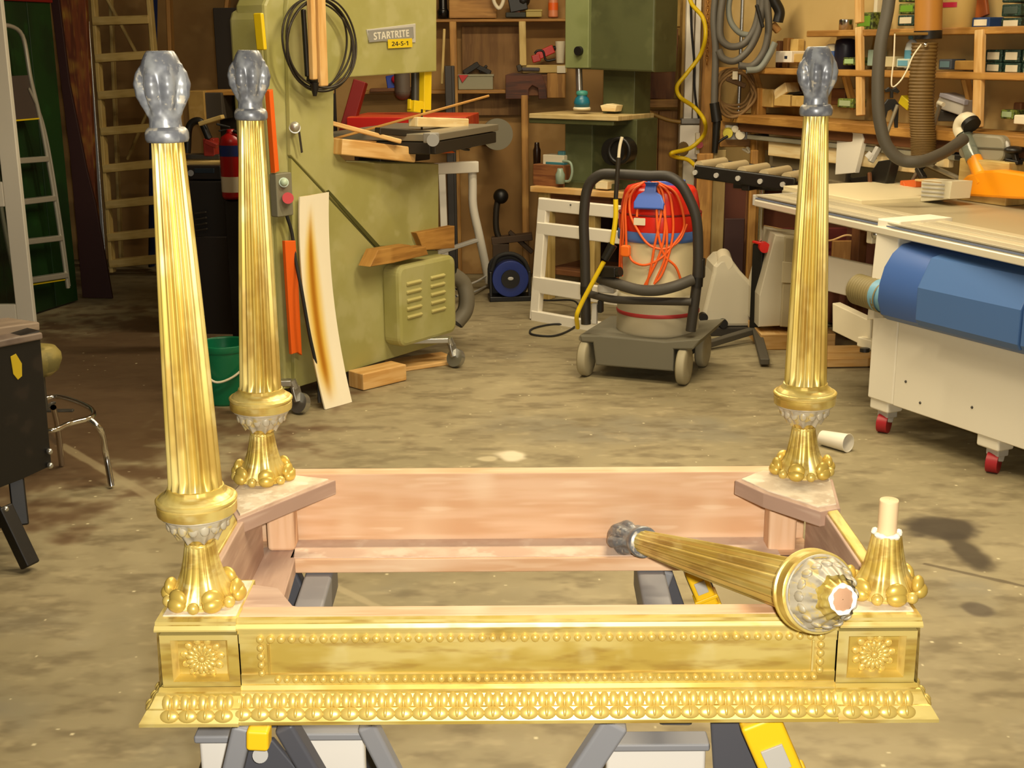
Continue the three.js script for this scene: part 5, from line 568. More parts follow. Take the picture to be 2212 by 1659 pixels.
{ const t = thing('socket_box', 'grey industrial socket box with yellow and white plugs above the roller stand', 'socket'); const z = -8.23; part(t, 'back_box', boxAt([1.371,1.075,-8.23], [1.509,1.167,-8.23], 0.06), lightGrey); part(t, 'yellow_plug', cyl([1.384,1.119,-8.23], [1.37,1.12,-8.16], 0.034, 0.03), paint(0xd8c81c, 0.4), 'yellow round plug'); part(t, 'white_plug', cyl([1.461,1.11,-8.23], [1.449,1.111,-8.16], 0.036, 0.03), cream, 'white round plug'); part(t, 'entry', cyl([1.427,1.144,-8.23], [1.419,1.145,-8.18], 0.022), cream); part(t, 'board', boxAt([1.347,1.025,-8.29], [1.541,1.216,-8.29], 0.03), orangeWood, 'wooden mounting board'); part(t, 'lead', tube([[1.369,1.104,-8.15],[1.323,1.075,-8.15],[1.301,1.053,-8.15]], 0.008), black); }
// ---------------------------------------------------------------- roller stand and white guard box
{
  const t = thing('roller_stand', 'black roller stand with five pale rollers beside the white saw table', 'stand', {at:[1.31,0,-7],ry:-0.644});
  const A = [-0.346,0.974,0], B = [0.273,0.932,0]; part(t, 'side_bar', bar([A[0], A[1], 0], [B[0] - 0.01, B[1], 0], 0.03, 0.075, [0, 1, 0], 0.01), black); const back = -0.34; part(t, 'side_bar', bar([A[0], A[1], back], [B[0] - 0.01, B[1], back], 0.03, 0.075, [0, 1, 0], 0.01), black);
  for (const [i, u] of [0.02, 0.235, 0.45, 0.665, 0.88].entries()) { const x = A[0] + (B[0] - A[0]) * u, y = A[1] + (B[1] - A[1]) * u; const r = part(t, 'roller', cyl([x, y + 0.028, -0.02], [x, y + 0.028, back + 0.02], 0.03), paint(0xbfae88, 0.4)); part(r, 'axle_bolt', new THREE.CylinderGeometry(0.014, 0.014, 0.012, 16).rotateX(Math.PI / 2).translate(x, y - 0.004, 0.02), lightGrey); }
  const m = -0.2; part(t, 'cross_piece', [boxb([-0.189,0.888,-0.2][0], [0.095,0.894,-0.2][0], A[1] - 0.1, A[1] - 0.04, m - 0.04, m + 0.04), bar([[-0.031,0.887,-0.2][0], A[1] - 0.07, 0], [[-0.031,0.887,-0.2][0], A[1] - 0.07, back], 0.05, 0.04)], black);
  const px = [-0.025,0.479,-0.2][0]; part(t, 'inner_post', cyl([px, 0.5, m], [px, A[1] - 0.06, m], 0.016), chrome, 'chrome inner post'); part(t, 'outer_post', boxb(px - 0.032, px + 0.032, 0.05, [-0.03,0.569,-0.2][1], m - 0.03, m + 0.03), black); part(t, 'lock_knob', [cyl([px + 0.03, [-0.029,0.558,-0.2][1], m + 0.02], [px + 0.06, [-0.029,0.558,-0.2][1], m + 0.06], 0.03), bar([px - 0.03, [-0.03,0.582,-0.2][1], m + 0.03], [px + 0.03, [-0.03,0.574,-0.2][1], m + 0.035], 0.02, 0.014)], red, 'red locking knob');
  part(t, 'foot', [bar([px, 0.07, m], [-0.156,0.03,0.157], 0.05, 0.035), bar([px, 0.07, m], [0.291,0.03,0.334], 0.05, 0.035), bar([px, 0.07, m], [0.241,0.03,-0.166], 0.05, 0.035), bar([px, 0.07, m], [px + 0.05, 0.03, m - 0.3], 0.05, 0.035)], paint(0x4c473c, 0.6), 'dusty grey splayed feet');
}
{ const t = thing('guard_hood', 'dusty white plastic hood with a narrow rounded top beside the vacuum', 'hood'); const p = (z) => [[1.114,0.067,-7.35],[1.177,0.371,-7.35],[1.181,0.412,-7.35],[1.217,0.452,-7.35],[1.266,0.46,-7.35],[1.293,0.441,-7.35],[1.339,0.381,-7.35],[1.418,0.298,-7.35],[1.413,0.024,-7.35],[1.189,0.033,-7.35]]; const q = p(0); t.position.z = -7.35; part(t, 'shell', slab(q.map((r) => [r[0], Math.max(0.05, r[1])]), -0.3, 0, 0.02), paint(0xd0c8b0, 0.5)); part(t, 'spout', cyl([q[4][0], q[4][1] - 0.02, -0.2], [q[4][0] - 0.02, q[4][1] - 0.03, 0.0], 0.045), cream); for (const b of [[1.126,0.113,-7.33], [1.244,0.076,-7.33]]) part(t, 'knob', cyl([b[0], b[1], -0.01], [b[0], b[1], 0.04], 0.026), black); part(t, 'base', boxb(q[0][0] - 0.02, q[8][0] + 0.02, 0, 0.05, -0.32, 0.03), paint(0x2a251d, 0.7)); }
{ const z = -8.1, t = thing('stored_sheets', 'upright sheet boards stored behind the white hood and roller post', 'boards'); part(t, 'board', boxb([1.175,0.331,-8.1][0], [1.276,0.33,-8.1][0], 0.02, 1.0, z - 0.02, z), orangeWood); part(t, 'board', boxb([1.279,0.33,-8.1][0], [1.36,0.33,-8.1][0], 0.02, 1.02, z - 0.05, z - 0.02), mat(WHITE, 0.7, 0, { map: woodTex(0xa08a58, 0x8f7848, 0xb09c6a, 107, 0.6) })); part(t, 'board', boxAt([1.362,0.089,-8.1], [1.491,0.591,-8.1], 0.02), paint(0x3a201c, 0.6), 'dark purple-brown board'); part(t, 'board', boxb([1.508,0.329,-8.1][0], [1.556,0.329,-8.1][0], 0.02, 1.02, z - 0.02, z + 0.02), orangeWood); part(t, 'backing', boxb([1.175,0.331,-8.1][0], [1.547,0.329,-8.1][0], 0.01, 0.9, z - 0.12, z - 0.08), paint(0x5a2c18, 0.7), 'reddish brown backing board'); }
// ---------------------------------------------------------------- panel saw
{
  const t = thing('panel_saw', 'large white sliding table panel saw with a blue vinyl cover and red casters', 'table saw', {at:[1.592,0,-5.366],ry:-1.104});
  const m = sawWhite; part(t, 'base', boxb(0.06, 2.4, 0.165, 0.54, -0.7, -0.01, 0.008), m); part(t, 'front_panel', [boxb(-0.055, 0.1, 0.15, 0.56, -0.06, 0.0, 0.008), boxb(0.102, 2.4, 0.15, 0.56, -0.03, 0.0, 0.006)], m); part(t, 'end_post', slab([[-0.064,0.937],[0.068,0.937],[0.066,0.522],[-0.091,0.493]], -0.3, 0.0, 0.006), m); part(t, 'side_panel', boxb(-0.055, 0.0, 0.16, 0.86, -0.68, -0.2, 0.006), m);
  part(t, 'screw', new THREE.SphereGeometry(0.006, 8, 6).translate(...[0.17,0.273,0]), darkSteel); part(t, 'screw', new THREE.SphereGeometry(0.006, 8, 6).translate(...[0.261,0.202,0]), darkSteel); part(t, 'screw', new THREE.SphereGeometry(0.006, 8, 6).translate(...[0.54,0.252,0]), darkSteel);
  const cover = creaseUv(slab([[0.2, 0.53], [-0.06, 0.535], [-0.095, 0.56], [-0.115, 0.62], [-0.112, 0.69], [-0.09, 0.76], [-0.05, 0.815], [0.0, 0.85], [0.1, 0.862], [0.2, 0.865]], 0, 2.2, 0.012), 0.6).rotateY(Math.PI / 2).translate(0.085, 0, 0);
  part(t, 'blue_cover', cover, blueVinyl, 'blue vinyl cover'); const flap = part(t, 'cover_flap', slab([[0.1, 0.56], [-0.118, 0.56], [-0.135, 0.585], [-0.135, 0.715], [-0.075, 0.83], [0.05, 0.86], [0.1, 0.86]], 0, 0.52, 0.006).rotateY(Math.PI / 2).translate(0.33, 0, 0), paint(0x46699f, 0.4), 'folded blue cover flap'); part(t, 'cover_flap', slab([[0.1, 0.56], [-0.118, 0.56], [-0.135, 0.585], [-0.135, 0.715], [-0.075, 0.83], [0.05, 0.86], [0.1, 0.86]], 0, 1.2, 0.006).rotateY(Math.PI / 2).translate(0.86, 0, 0), paint(0x46699f, 0.4), 'folded blue cover flap');
  for (const x of [-0.05, 0.565]) part(t, 'leg', boxb(x, x + 0.115, 0.1, 0.17, -0.1, -0.01, 0.01), m);
  for (const x of [0.0, 0.62]) { const c = part(t, 'caster', [boxb(x - 0.02, x + 0.045, 0.07, 0.115, -0.09, -0.03), bar([x + 0.012, 0.1, -0.06], [x + 0.012, 0.05, -0.05], 0.06, 0.04, [0, 0, 1])], lightGrey, 'steel caster fork'); part(c, 'wheel', new THREE.CylinderGeometry(0.042, 0.042, 0.045, 24).rotateZ(Math.PI / 2).rotateY(0.5).translate(x + 0.012, 0.042, -0.045), paint(0xa51f28, 0.4), 'red caster wheel'); }
  part(t, 'bracket', [slab([[-0.49,0.482],[-0.254,0.448],[-0.232,0.473],[-0.219,0.336],[-0.279,0.324],[-0.478,0.351]], -0.2, -0.15, 0.004), boxAt([-0.276,0.322,-0.12], [-0.159,0.367,-0.12], 0.04)], cream, 'cream metal bracket'); part(t, 'stop', cyl([-0.199,0.331,-0.1], [-0.198,0.314,-0.1], 0.022), black); part(t, 'cross_brace', boxAt([-0.762,0.49,-0.3], [-0.391,0.66,-0.3], 0.03), white); part(t, 'under_bracket', boxAt([-0.183,0.813,-0.05], [-0.145,0.878,-0.05], 0.03), cream); part(t, 'pivot', new THREE.SphereGeometry(0.022, 12, 8).translate(...[-0.099,0.863,-0.03]), steel);
}
{
  const t = thing('sliding_carriage', 'long ribbed aluminium sliding table along the front of the white saw', 'saw table', {at:[1.246,0,-6.401],ry:-1.244}), y = [0,0.875][1];
  const x0 = [-0.04,0.905][0], x1 = 3.2; part(t, 'extrusion', boxb(x0, x1, y - 0.002, y + 0.045, -0.28, 0.0, 0.01), mat(0xdcd6c4, 0.35, 0.3)); part(t, 'front_rib', boxb(x0 + 0.02, x1, y - 0.002, y + 0.03, 0.0, 0.02, 0.01), mat(0xe6e0cc, 0.3, 0.3)); part(t, 'slot', boxb(x0 + 0.01, x1, y + 0.033, y + 0.039, -0.01, 0.006, 0.001), paint(0x5f6a86, 0.5), 'blue-grey slot'); for (let i = 0; i < 4; i++) part(t, 'top_rib', boxb(x0 + 0.01, x1, y + 0.045, y + 0.053, -0.26 + i * 0.07, -0.205 + i * 0.07, 0.002), mat([0xd2c8a8, 0xc0b89e, 0xd6cdb0, 0xbfb8a2][i], 0.4, 0.25)); part(t, 'end_cap', boxb(x0 - 0.015, x0, y - 0.002, y + 0.052, -0.28, 0.01, 0.004), lightGrey);
}
{
  const y = [0,0.875][1]; const t = new THREE.Group(); { const f = {at:[1.246,0,-6.401],ry:-1.244}; t.position.set(...f.at); t.rotation.y = f.ry; scene.add(t); }
  part(t, 'bed', boxb(-0.3, 3.1, y - 0.06, y + 0.04, -1.0, -0.3, 0.008), mat(0xb4a988, 0.4, 0.2)); part(t, 'support', boxb(1.0, 2.9, 0.5, y - 0.06, -0.85, -0.4), sawWhite); part(t, 'cream_board', boxb(-0.3, 0.42, y + 0.03, y + 0.06, -0.99, -0.31, 0.003), mat(0xe9dcb4, 0.5, 0), 'cream laminate board'); part(t, 'outrigger', bar([0.1, y - 0.02, -0.45], [1.0, y - 0.02, -0.45], 0.05, 0.05), sawWhite);
  scene.updateMatrixWorld(true); const saw = scene.getObjectByName('panel_saw'); for (const c of [...t.children]) saw.attach(c); scene.remove(t);
}
const onT2 = (name, label, cat, geo, m) => solo(name, label, cat, geo, m, {at:[1.246,0,-6.401],ry:-1.244});
{
  const y = [0,0.875][1], g = thing('saw_guard', 'bright orange blade guard with a clear tube and cream elbow over the white saw', 'blade guard', {at:[1.246,0,-6.401],ry:-1.244}), z = -0.880, om = paint(0xf29a12, 0.4);
  part(g, 'shell', slab([[0.421,0.98],[0.496,1.041],[0.587,1.071],[0.715,1.086],[0.84,1.084],[1.107,1.079],[1.12,0.987],[0.827,0.962],[0.468,0.94]], -0.910, -0.840, 0.012).translate(0, 0, 0), om); part(g, 'spout', cyl([0.588,1.012,-0.88], [0.492,1.12,-0.88], 0.042, 0.036), om); part(g, 'clear_tube', cyl([0.493,1.114,-0.88], [0.401,1.234,-0.88], 0.038, 0.034), new THREE.MeshPhysicalMaterial({ color: 0xb4bfae, roughness: 0.2, transmission: 0.7, thickness: 0.004 }), 'clear plastic tube'); part(g, 'elbow', tube([[0.406,1.227,-0.88],[0.381,1.259,-0.88],[0.392,1.286,-0.88],[0.424,1.295,-0.88],[0.451,1.281,-0.88]], 0.042, false, 16, 40), cream, 'cream pipe elbow'); part(g, 'end_ring', cyl([0.439,1.287,-0.88], [0.458,1.272,-0.88], 0.045), black);
  part(g, 'riving_knife', bar([0.536,0.943,-0.88], [[0.536,0.943,-0.88][0], y + 0.05, -0.880], 0.02, 0.05, [1, 0, 0]), lightGrey);
  const b = thing('saw_insert', 'pale ribbed fence block with an orange-brown top edge beside the orange guard', 'fence', {at:[1.246,0,-6.401],ry:-1.244}); part(b, 'block', slab([[0.421,1.021],[0.65,1.033],[0.641,0.951],[0.426,0.914]], -0.760, -0.640, 0.004), mat(0xd8d0b4, 0.5, 0)); for (let i = 0; i < 4; i++) { const p = [0.433,1.004,-0.638], q = [0.602,1.012,-0.638], h = i * 0.019; part(b, 'rib', bar([p[0], p[1] - h, p[2]], [q[0], q[1] - h, q[2]], 0.006, 0.008), lightGrey); } part(b, 'top_edge', bar([0.368,1.014,-0.7], [0.581,1.02,-0.7], 0.12, 0.01), pine);
  const c = thing('hold_down', 'black cam hold-down with crossed grey rods and orange feet on the white saw', 'clamp', {at:[1.246,0,-6.401],ry:-1.244}); part(c, 'rod', cyl([-0.019,1.036,-0.96], [0.1,1.367,-0.96], 0.011), mat(0x8a806a, 0.4, 0.4)); part(c, 'rod', cyl([0,1.056,-0.96], [0.407,1,-0.91], 0.013), mat(0x8a806a, 0.4, 0.4)); part(c, 'rod', cyl([-0.028,1.04,-0.96], [-0.061,0.955,-0.94], 0.011), mat(0x8a806a, 0.4, 0.4)); part(c, 'tip', cyl([0.081,1.366,-0.96], [0.123,1.358,-0.96], 0.012), cream); part(c, 'foot', [bar([-0.104,0.938,-0.92], [0.029,0.955,-0.92], 0.05, 0.04), bar([-0.089,0.949,-0.92], [-0.032,0.907,-0.9], 0.03, 0.045, [0, 0, 1])], paint(0xe06a2a, 0.5), 'orange feet'); part(c, 'joint', [new THREE.SphereGeometry(0.022, 12, 8).translate(...[-0.02,1.04,-0.96]), bar([-0.05,1.028,-0.96], [0.038,0.979,-0.94], 0.03, 0.03, [0, 0, 1])], darkSteel); part(c, 'link', bar([0.32,1.002,-0.9], [0.443,0.952,-0.86], 0.012, 0.014, [0, 0, 1]), black);
  const d = thing('fence_clamp', 'black and pale hand clamp standing on the left end of the white saw table', 'clamp', {at:[1.246,0,-6.401],ry:-1.244}); part(d, 'body', slab([[-0.263,1.048],[-0.14,1.068],[-0.183,0.937],[-0.302,0.931],[-0.332,0.973]], -0.920, -0.860, 0.006), black); part(d, 'jaw', slab([[-0.542,0.929],[-0.374,0.959],[-0.326,0.989],[-0.299,0.981],[-0.319,0.934],[-0.503,0.907]], -0.910, -0.870, 0.004), black); part(d, 'screw', bar([-0.304,0.986,-0.84], [-0.285,0.894,-0.84], 0.02, 0.02, [0, 0, 1]), brownWood); part(d, 'knob', [cyl([-0.35,1.052,-0.86], [-0.339,1.077,-0.88], 0.03), bar([-0.331,1.038,-0.86], [-0.322,1.117,-0.9], 0.03, 0.03, [0, 0, 1])], lightGrey); part(d, 'red_tab', boxAt([-0.233,0.936,-0.9], [-0.196,0.984,-0.9], 0.02), paint(0xe0502a, 0.5));
}
onT2('laminate_sheet', 'upright white panel standing behind the clamp on the saw table', 'panel', slab([[-0.684,1.199],[-0.46,1.201],[-0.428,1.153],[-0.486,0.966],[-0.683,0.938]], -0.9, -0.87, 0.003), white);
// ---------------------------------------------------------------- shelving along the side wall, with its boxes
{
  const t = thing('side_shelving', 'long orange-brown timber shelving full of boxes behind the white saw', 'shelving', {at:[1.6,0,-8.4],ry:-1.137});
  for (const [y, x0, d, h] of [[1.735, 0.72, 0.22, 0.035], [1.52, -0.2, 0.24, 0.035], [1.235, 0.0, 0.3, 0.05]]) part(t, 'shelf', boxb(x0, 3.2, y - h, y, -0.02, d - 0.02), orangeWood);
  part(t, 'under_rail', boxb(0.12, 3.2, 1.13, 1.185, 0.0, 0.24), brownWood, 'dark rail under the shelf'); part(t, 'under_shelf', boxb(0.2, 3.2, 1.085, 1.115, 0.0, 0.22), mat(WHITE, 0.7, 0, { map: woodTex(0x8b8672, 0x77725e, 0x9c9782, 109, 0.6) }));
  for (const [v0, v1, w] of [[[1.186,1.749,0.2], [1.24,1.275,0.2], 0.05], [[2.078,1.722,0.2], [2.115,1.256,0.2], 0.055], [[1.159,1.988,0.2], [1.184,1.769,0.2], 0.05]]) part(t, 'upright', bar(v0, v1, w, 0.03, [0, 0, 1]), pine);
  for (const p of [[0.142,1.41,0.1], [1.015,1.494,0.1], [1.942,1.485,0.1]]) part(t, 'bracket', bar([p[0], 1.3, 0.06], [p[0], 1.49, 0.14], 0.04, 0.03, [1, 0, 0]), orangeWood);
  part(t, 'upright', bar([0.17,1.397,0.12], [[0.214,0.795,0.12][0], 0.03, 0.12], 0.07, 0.07, [0, 0, 1]), orangeWood); part(t, 'upright', bar([2.0, 0.03, 0.1], [2.0, 1.1, 0.1], 0.07, 0.07), orangeWood);
}
const onRW = (name, label, cat, a, b, d, m, group) => solo(name, label, cat, boxAt(a, b, d), m, {at:[1.6,0,-8.4],ry:-1.137}, group);
function carton(name, label, a, b, d, m, face, faceMat, faceLabel, group, inset = 0.14) { const t = thing(name, label, 'box', {at:[1.6,0,-8.4],ry:-1.137}, group); part(t, 'carton', boxAt(a, b, d), m); if (faceMat) { const dx = (b[0] - a[0]) * inset, dy = (b[1] - a[1]) * 0.2; part(t, 'label', boxAt([a[0] + dx, a[1] + dy, a[2] + 0.003], [b[0] - dx, b[1] - dy, a[2] + 0.003], 0.004), faceMat, faceLabel); } return t; }
const card = mat(WHITE, 0.8, 0, { map: blotchTex(0xc9a862, 0xbb9850, 0xd6b878, 111, 3, 3, 0.3) }), speck = mat(WHITE, 0.6, 0, { map: blotchTex(0x1c3a30, 0x0f241d, 0x5c8470, 113, 24, 24, 0.3) }), speckG = mat(WHITE, 0.6, 0, { map: blotchTex(0x6a7a2e, 0x2c3418, 0x9aa850, 115, 20, 20, 0.3) });
const limeLbl = paint(0x6ea02c, 0.5), paleLbl = paint(0xd8d0b4, 0.55), blueLbl = paint(0x6aa6bc, 0.5);
carton('carton', 'tall wooden block box at the left end of the lowest side shelf', [0.14,1.282,0.12], [0.316,1.392,0.12], 0.12, card); carton('carton', 'square tan box, second on the lowest side shelf', [0.342,1.293,0.13], [0.5,1.364,0.13], 0.12, card); carton('carton', 'square tan box just left of the right rear claw foot', [0.531,1.297,0.14], [0.674,1.361,0.14], 0.12, card);
solo('tipped_box', 'pale box lying tilted on top of the tan boxes', 'box', bar([0.34,1.356,0.08], [0.457,1.409,0.08], 0.1, 0.065, [0, 1, 0]), palePine, {at:[1.6,0,-8.4],ry:-1.137}); solo('black_folder', 'thin black folded item on top of the tan boxes', 'folder', bar([0.434,1.361,0.06], [0.613,1.385,0.06], 0.1, 0.015), black, {at:[1.6,0,-8.4],ry:-1.137});
{ const t = carton('white_box', 'white box with a small dark mark on the middle side shelf', [0.295,1.552,0.1], [0.456,1.621,0.1], 0.12, white); part(t, 'mark', boxAt([0.391,1.575,0.103], [0.417,1.592,0.103], 0.003), paint(0x1e2a40, 0.5)); }
carton('carton', 'tan box beside the white box on the middle side shelf', [0.444,1.553,0.08], [0.567,1.605,0.08], 0.12, card); for (const [i, [a, b, m, l]] of [[[0.217,1.627,0.04], [0.25,1.682,0.04], brownWood, 'dark brown'], [[0.284,1.627,0.04], [0.334,1.698,0.04], plyWood, 'tan'], [[0.358,1.627,0.04], [0.435,1.692,0.04], card, 'pale']].entries()) onRW('book', l + ' upright slab behind the white box on the middle side shelf', 'box', [a[0], 1.52, 0.04], [b[0], b[1], 0.04], 0.05, m);
{ const b = [0.823,1.621,0.08]; const t = thing('paint_jar', 'jar with white lid, blue band and orange foot beside the right rear claw foot', 'jar', {at:[1.6,0,-8.4],ry:-1.137}); const o = (g) => g.translate(b[0], 1.52, b[2]); part(t, 'jar', o(lathe([[0.001, 0], [0.045, 0.001], [0.046, 0.1], [0.03, 0.11], [0.001, 0.11]], 20)), paint(0x1c4c94, 0.4)); part(t, 'lid', o(lathe([[0.044, 0.1], [0.044, 0.13], [0.03, 0.14], [0.001, 0.142]], 20)), cream); part(t, 'foot', o(lathe([[0.001, 0], [0.047, 0.001], [0.047, 0.022], [0.001, 0.022]], 20)), paint(0xb8502c, 0.5)); }
{ const b = [0.906,1.621,0.06]; solo('dark_jar', 'dark navy jar behind the blue banded jar', 'jar', lathe([[0.001, 0], [0.06, 0.001], [0.062, 0.13], [0.055, 0.16], [0.03, 0.17], [0.001, 0.17]], 22).translate(b[0], 1.52, b[2]), paint(0x1c1c2c, 0.4), {at:[1.6,0,-8.4],ry:-1.137}); }
carton('screw_box', 'green striped screw box on the middle side shelf left of the timber upright', [0.987,1.543,0.14], [1.095,1.586,0.14], 0.1, speckG, 0, paint(0xa8c88a, 0.5), 'pale green label'); 
carton('pale_box', 'narrow pale blue-green box right of the timber upright on the middle side shelf', [1.145,1.539,0.1], [1.19,1.628,0.1], 0.1, paint(0x9ab0a0, 0.6)); carton('pale_box', 'cream box with a darker lid, beside the hanging white cord', [1.271,1.535,0.1], [1.369,1.592,0.1], 0.1, paint(0xcabf94, 0.6)); carton('blue_box', 'light blue box behind the curved grey hose', [1.406,1.534,0.12], [1.508,1.581,0.12], 0.1, paint(0xc4d0c0, 0.6), 0, blueLbl, 'light blue label'); 
{ const b = [1.474,1.585,0.08]; const t = thing('spray_bottle', 'pale blue and white bottle left of the brown ducting', 'bottle', {at:[1.6,0,-8.4],ry:-1.137}); const o = (g) => g.translate(b[0], 1.53, b[2]); part(t, 'bottle', o(lathe([[0.001, 0], [0.035, 0.001], [0.036, 0.1], [0.03, 0.13], [0.014, 0.15], [0.001, 0.15]], 20)), paint(0xd0dcdc, 0.4)); part(t, 'band', o(lathe([[0.0365, 0.05], [0.0365, 0.095]], 20)), paint(0x5a9ab4, 0.5)); part(t, 'trigger', o(boxb(-0.02, 0.03, 0.15, 0.2, -0.015, 0.015)), paint(0x4a7c94, 0.5)); }
carton('blue_box', 'dull blue box right of the brown ducting on the middle side shelf', [1.724,1.528,0.12], [1.817,1.58,0.12], 0.1, paint(0x4a5058, 0.6), 0, paint(0x6c8c94, 0.5), 'dull blue label'); carton('flat_carton', 'flat tan carton on the middle side shelf right of the dull blue box', [1.837,1.527,0.12], [1.978,1.574,0.12], 0.1, mat(WHITE, 0.8, 0, { map: card.map, color: 0xc8b890 }));
{ const names = ['upper left', 'upper middle', 'lower left', 'lower middle', 'upper right', 'lower right']; for (const [i, [a, b]] of [[[2.023,1.567,0.1], [2.13,1.627,0.1]], [[2.141,1.566,0.1], [2.245,1.627,0.1]], [[2.027,1.514,0.1], [2.132,1.566,0.1]], [[2.148,1.511,0.1], [2.253,1.565,0.1]], [[2.258,1.565,0.1], [2.364,1.625,0.1]], [[2.266,1.508,0.1], [2.372,1.563,0.1]]].entries()) carton('screw_carton', `${names[i]} speckled dark green carton in the stack on the middle side shelf`, a, b, 0.12, speck, 0, paleLbl, 'pale label', 'speckled green cartons on the side shelving'); }
{ const b = [0.949,1.768,0.1]; solo('can', 'shiny steel can at the left end of the top side shelf', 'can', lathe([[0.001, 0], [0.04, 0.001], [0.041, 0.055], [0.038, 0.06], [0.001, 0.06]], 26).translate(b[0], 1.735, b[2]), mat(0xd0d0d0, 0.2, 1), {at:[1.6,0,-8.4],ry:-1.137}); }
carton('screw_box', 'green and lime box beside the shiny can on the top side shelf', [[1.037,1.764,0.1][0], 1.735, 0.1], [1.17,1.828,0.1], 0.1, speckG, 0, limeLbl, 'lime green label'); onRW('white_carton', 'narrow white carton at the top behind the curved grey hose', 'box', [[1.098,1.84,0.06][0], 1.735, 0.04], [1.127,1.967,0.04], 0.05, cream);
for (const [i, [a, b, m, l]] of [[[1.371,1.751,0.1], [1.496,1.806,0.1], speck, paleLbl], [[1.372,1.811,0.1], [1.501,1.866,0.1], speckG, limeLbl], [[1.365,1.873,0.1], [1.494,1.932,0.1], speckG, limeLbl]].entries()) carton('screw_box', ['dark box with a pale label, bottom of the stack left of the orange duct', 'lime labelled box in the middle of the stack left of the orange duct', 'lime labelled box at the top of the stack left of the orange duct'][i], a, b, 0.12, m, 0, l, i ? 'lime green label' : 'pale label');
{ const b = [1.817,1.739,0.1]; const t = thing('tub', 'round cream tub with a red band on the top side shelf', 'tub', {at:[1.6,0,-8.4],ry:-1.137}); const o = (g) => g.translate(b[0], 1.72, b[2]); part(t, 'tub', o(lathe([[0.001, 0], [0.09, 0.001], [0.095, 0.2], [0.1, 0.21], [0.001, 0.215]], 30)), paint(0xc4a662, 0.55)); part(t, 'band', o(new THREE.CylinderGeometry(0.0955, 0.0955, 0.024, 30, 1, true, -1.1, 1.8).translate(0, 0.125, 0)), paint(0xb01c3c, 0.4), 'red band'); }
carton('blue_box', 'navy box with a white label under the leaning plank on the top side shelf', [1.913,1.731,0.1], [2.031,1.782,0.1], 0.1, paint(0x1e3c6c, 0.6), 0, cream, 'white label'); solo('leaning_plank', 'reddish plank leaning on the top side shelf', 'plank', bar([1.941,1.782,0.06], [1.89,1.956,0.06], 0.09, 0.02, [0, 0, 1]), mat(WHITE, 0.6, 0, { map: woodTex(0x9a4e1c, 0x7c3a12, 0xb06428, 117, 0.5) }), {at:[1.6,0,-8.4],ry:-1.137});
for (const [i, [a, b]] of [[[2.105,1.721,0.1], [2.232,1.775,0.1]], [[2.103,1.782,0.1], [2.224,1.839,0.1]], [[2.1,1.847,0.1], [2.216,1.903,0.1]]].entries()) carton('screw_carton', `${['bottom', 'middle', 'top'][i]} speckled dark green carton in the stack on the top side shelf`, a, b, 0.12, speck, 0, i === 1 ? paint(0x3c4c44, 0.6) : paleLbl, 'label', 'speckled green cartons on the side shelving');
carton('screw_box', 'pale green screw box on the lowest side shelf just right of the claw foot', [0.984,1.309,0.16], [1.116,1.36,0.16], 0.1, speckG, 0, paint(0xa6b48a, 0.5), 'pale green label'); onRW('brown_box', 'dark brown box behind the pale green screw box on the lowest side shelf', 'box', [0.775,1.314,0.04], [0.901,1.408,0.04], 0.06, brownWood); onRW('tan_box', 'tan box standing beside the dark brown box on the lowest side shelf', 'box', [0.917,1.319,0.04], [0.982,1.41,0.04], 0.06, card); solo('yellow_wedge', 'small yellow plastic wedge beside the grey hose on the lowest side shelf', 'wedge', bar([1.461,1.37,0.1], [1.536,1.333,0.1], 0.06, 0.05), paint(0xc8b418, 0.5), {at:[1.6,0,-8.4],ry:-1.137});
{ const t = thing('tilted_case', 'pale grey plastic organiser case tipped up on its corner on the lowest side shelf', 'case', {at:[1.6,0,-8.4],ry:-1.137}); part(t, 'case', slab([[1.769,1.361],[1.804,1.413],[1.975,1.377],[1.952,1.303],[1.772,1.338]], 0.06, 0.16, 0.006), paint(0xb0aa9e, 0.5)); part(t, 'lid', slab([[1.804,1.413],[1.843,1.41],[1.981,1.382],[1.978,1.359],[1.798,1.395]], 0.14, 0.17, 0.003), paint(0x9c98a0, 0.5)); part(t, 'stand', slab([[1.744,1.327],[1.926,1.292],[1.928,1.274],[1.751,1.266]], 0.04, 0.12, 0.003), paint(0x3a3630, 0.6)); }
carton('screw_box', 'green striped box tilted on the far right of the lowest side shelf', [2.175,1.299,0.12], [2.259,1.343,0.12], 0.08, speckG, 0, paint(0x9aac84, 0.5), 'pale green label'); onRW('dark_carton', 'dark brown carton at the far right of the lowest side shelf', 'box', [2.194,1.299,0.06], [2.243,1.376,0.06], 0.06, brownWood); onRW('white_sheet', 'flat pale box at the far right end of the lowest side shelf', 'box', [2.3,1.28,0.16], [2.414,1.324,0.16], 0.1, cream);
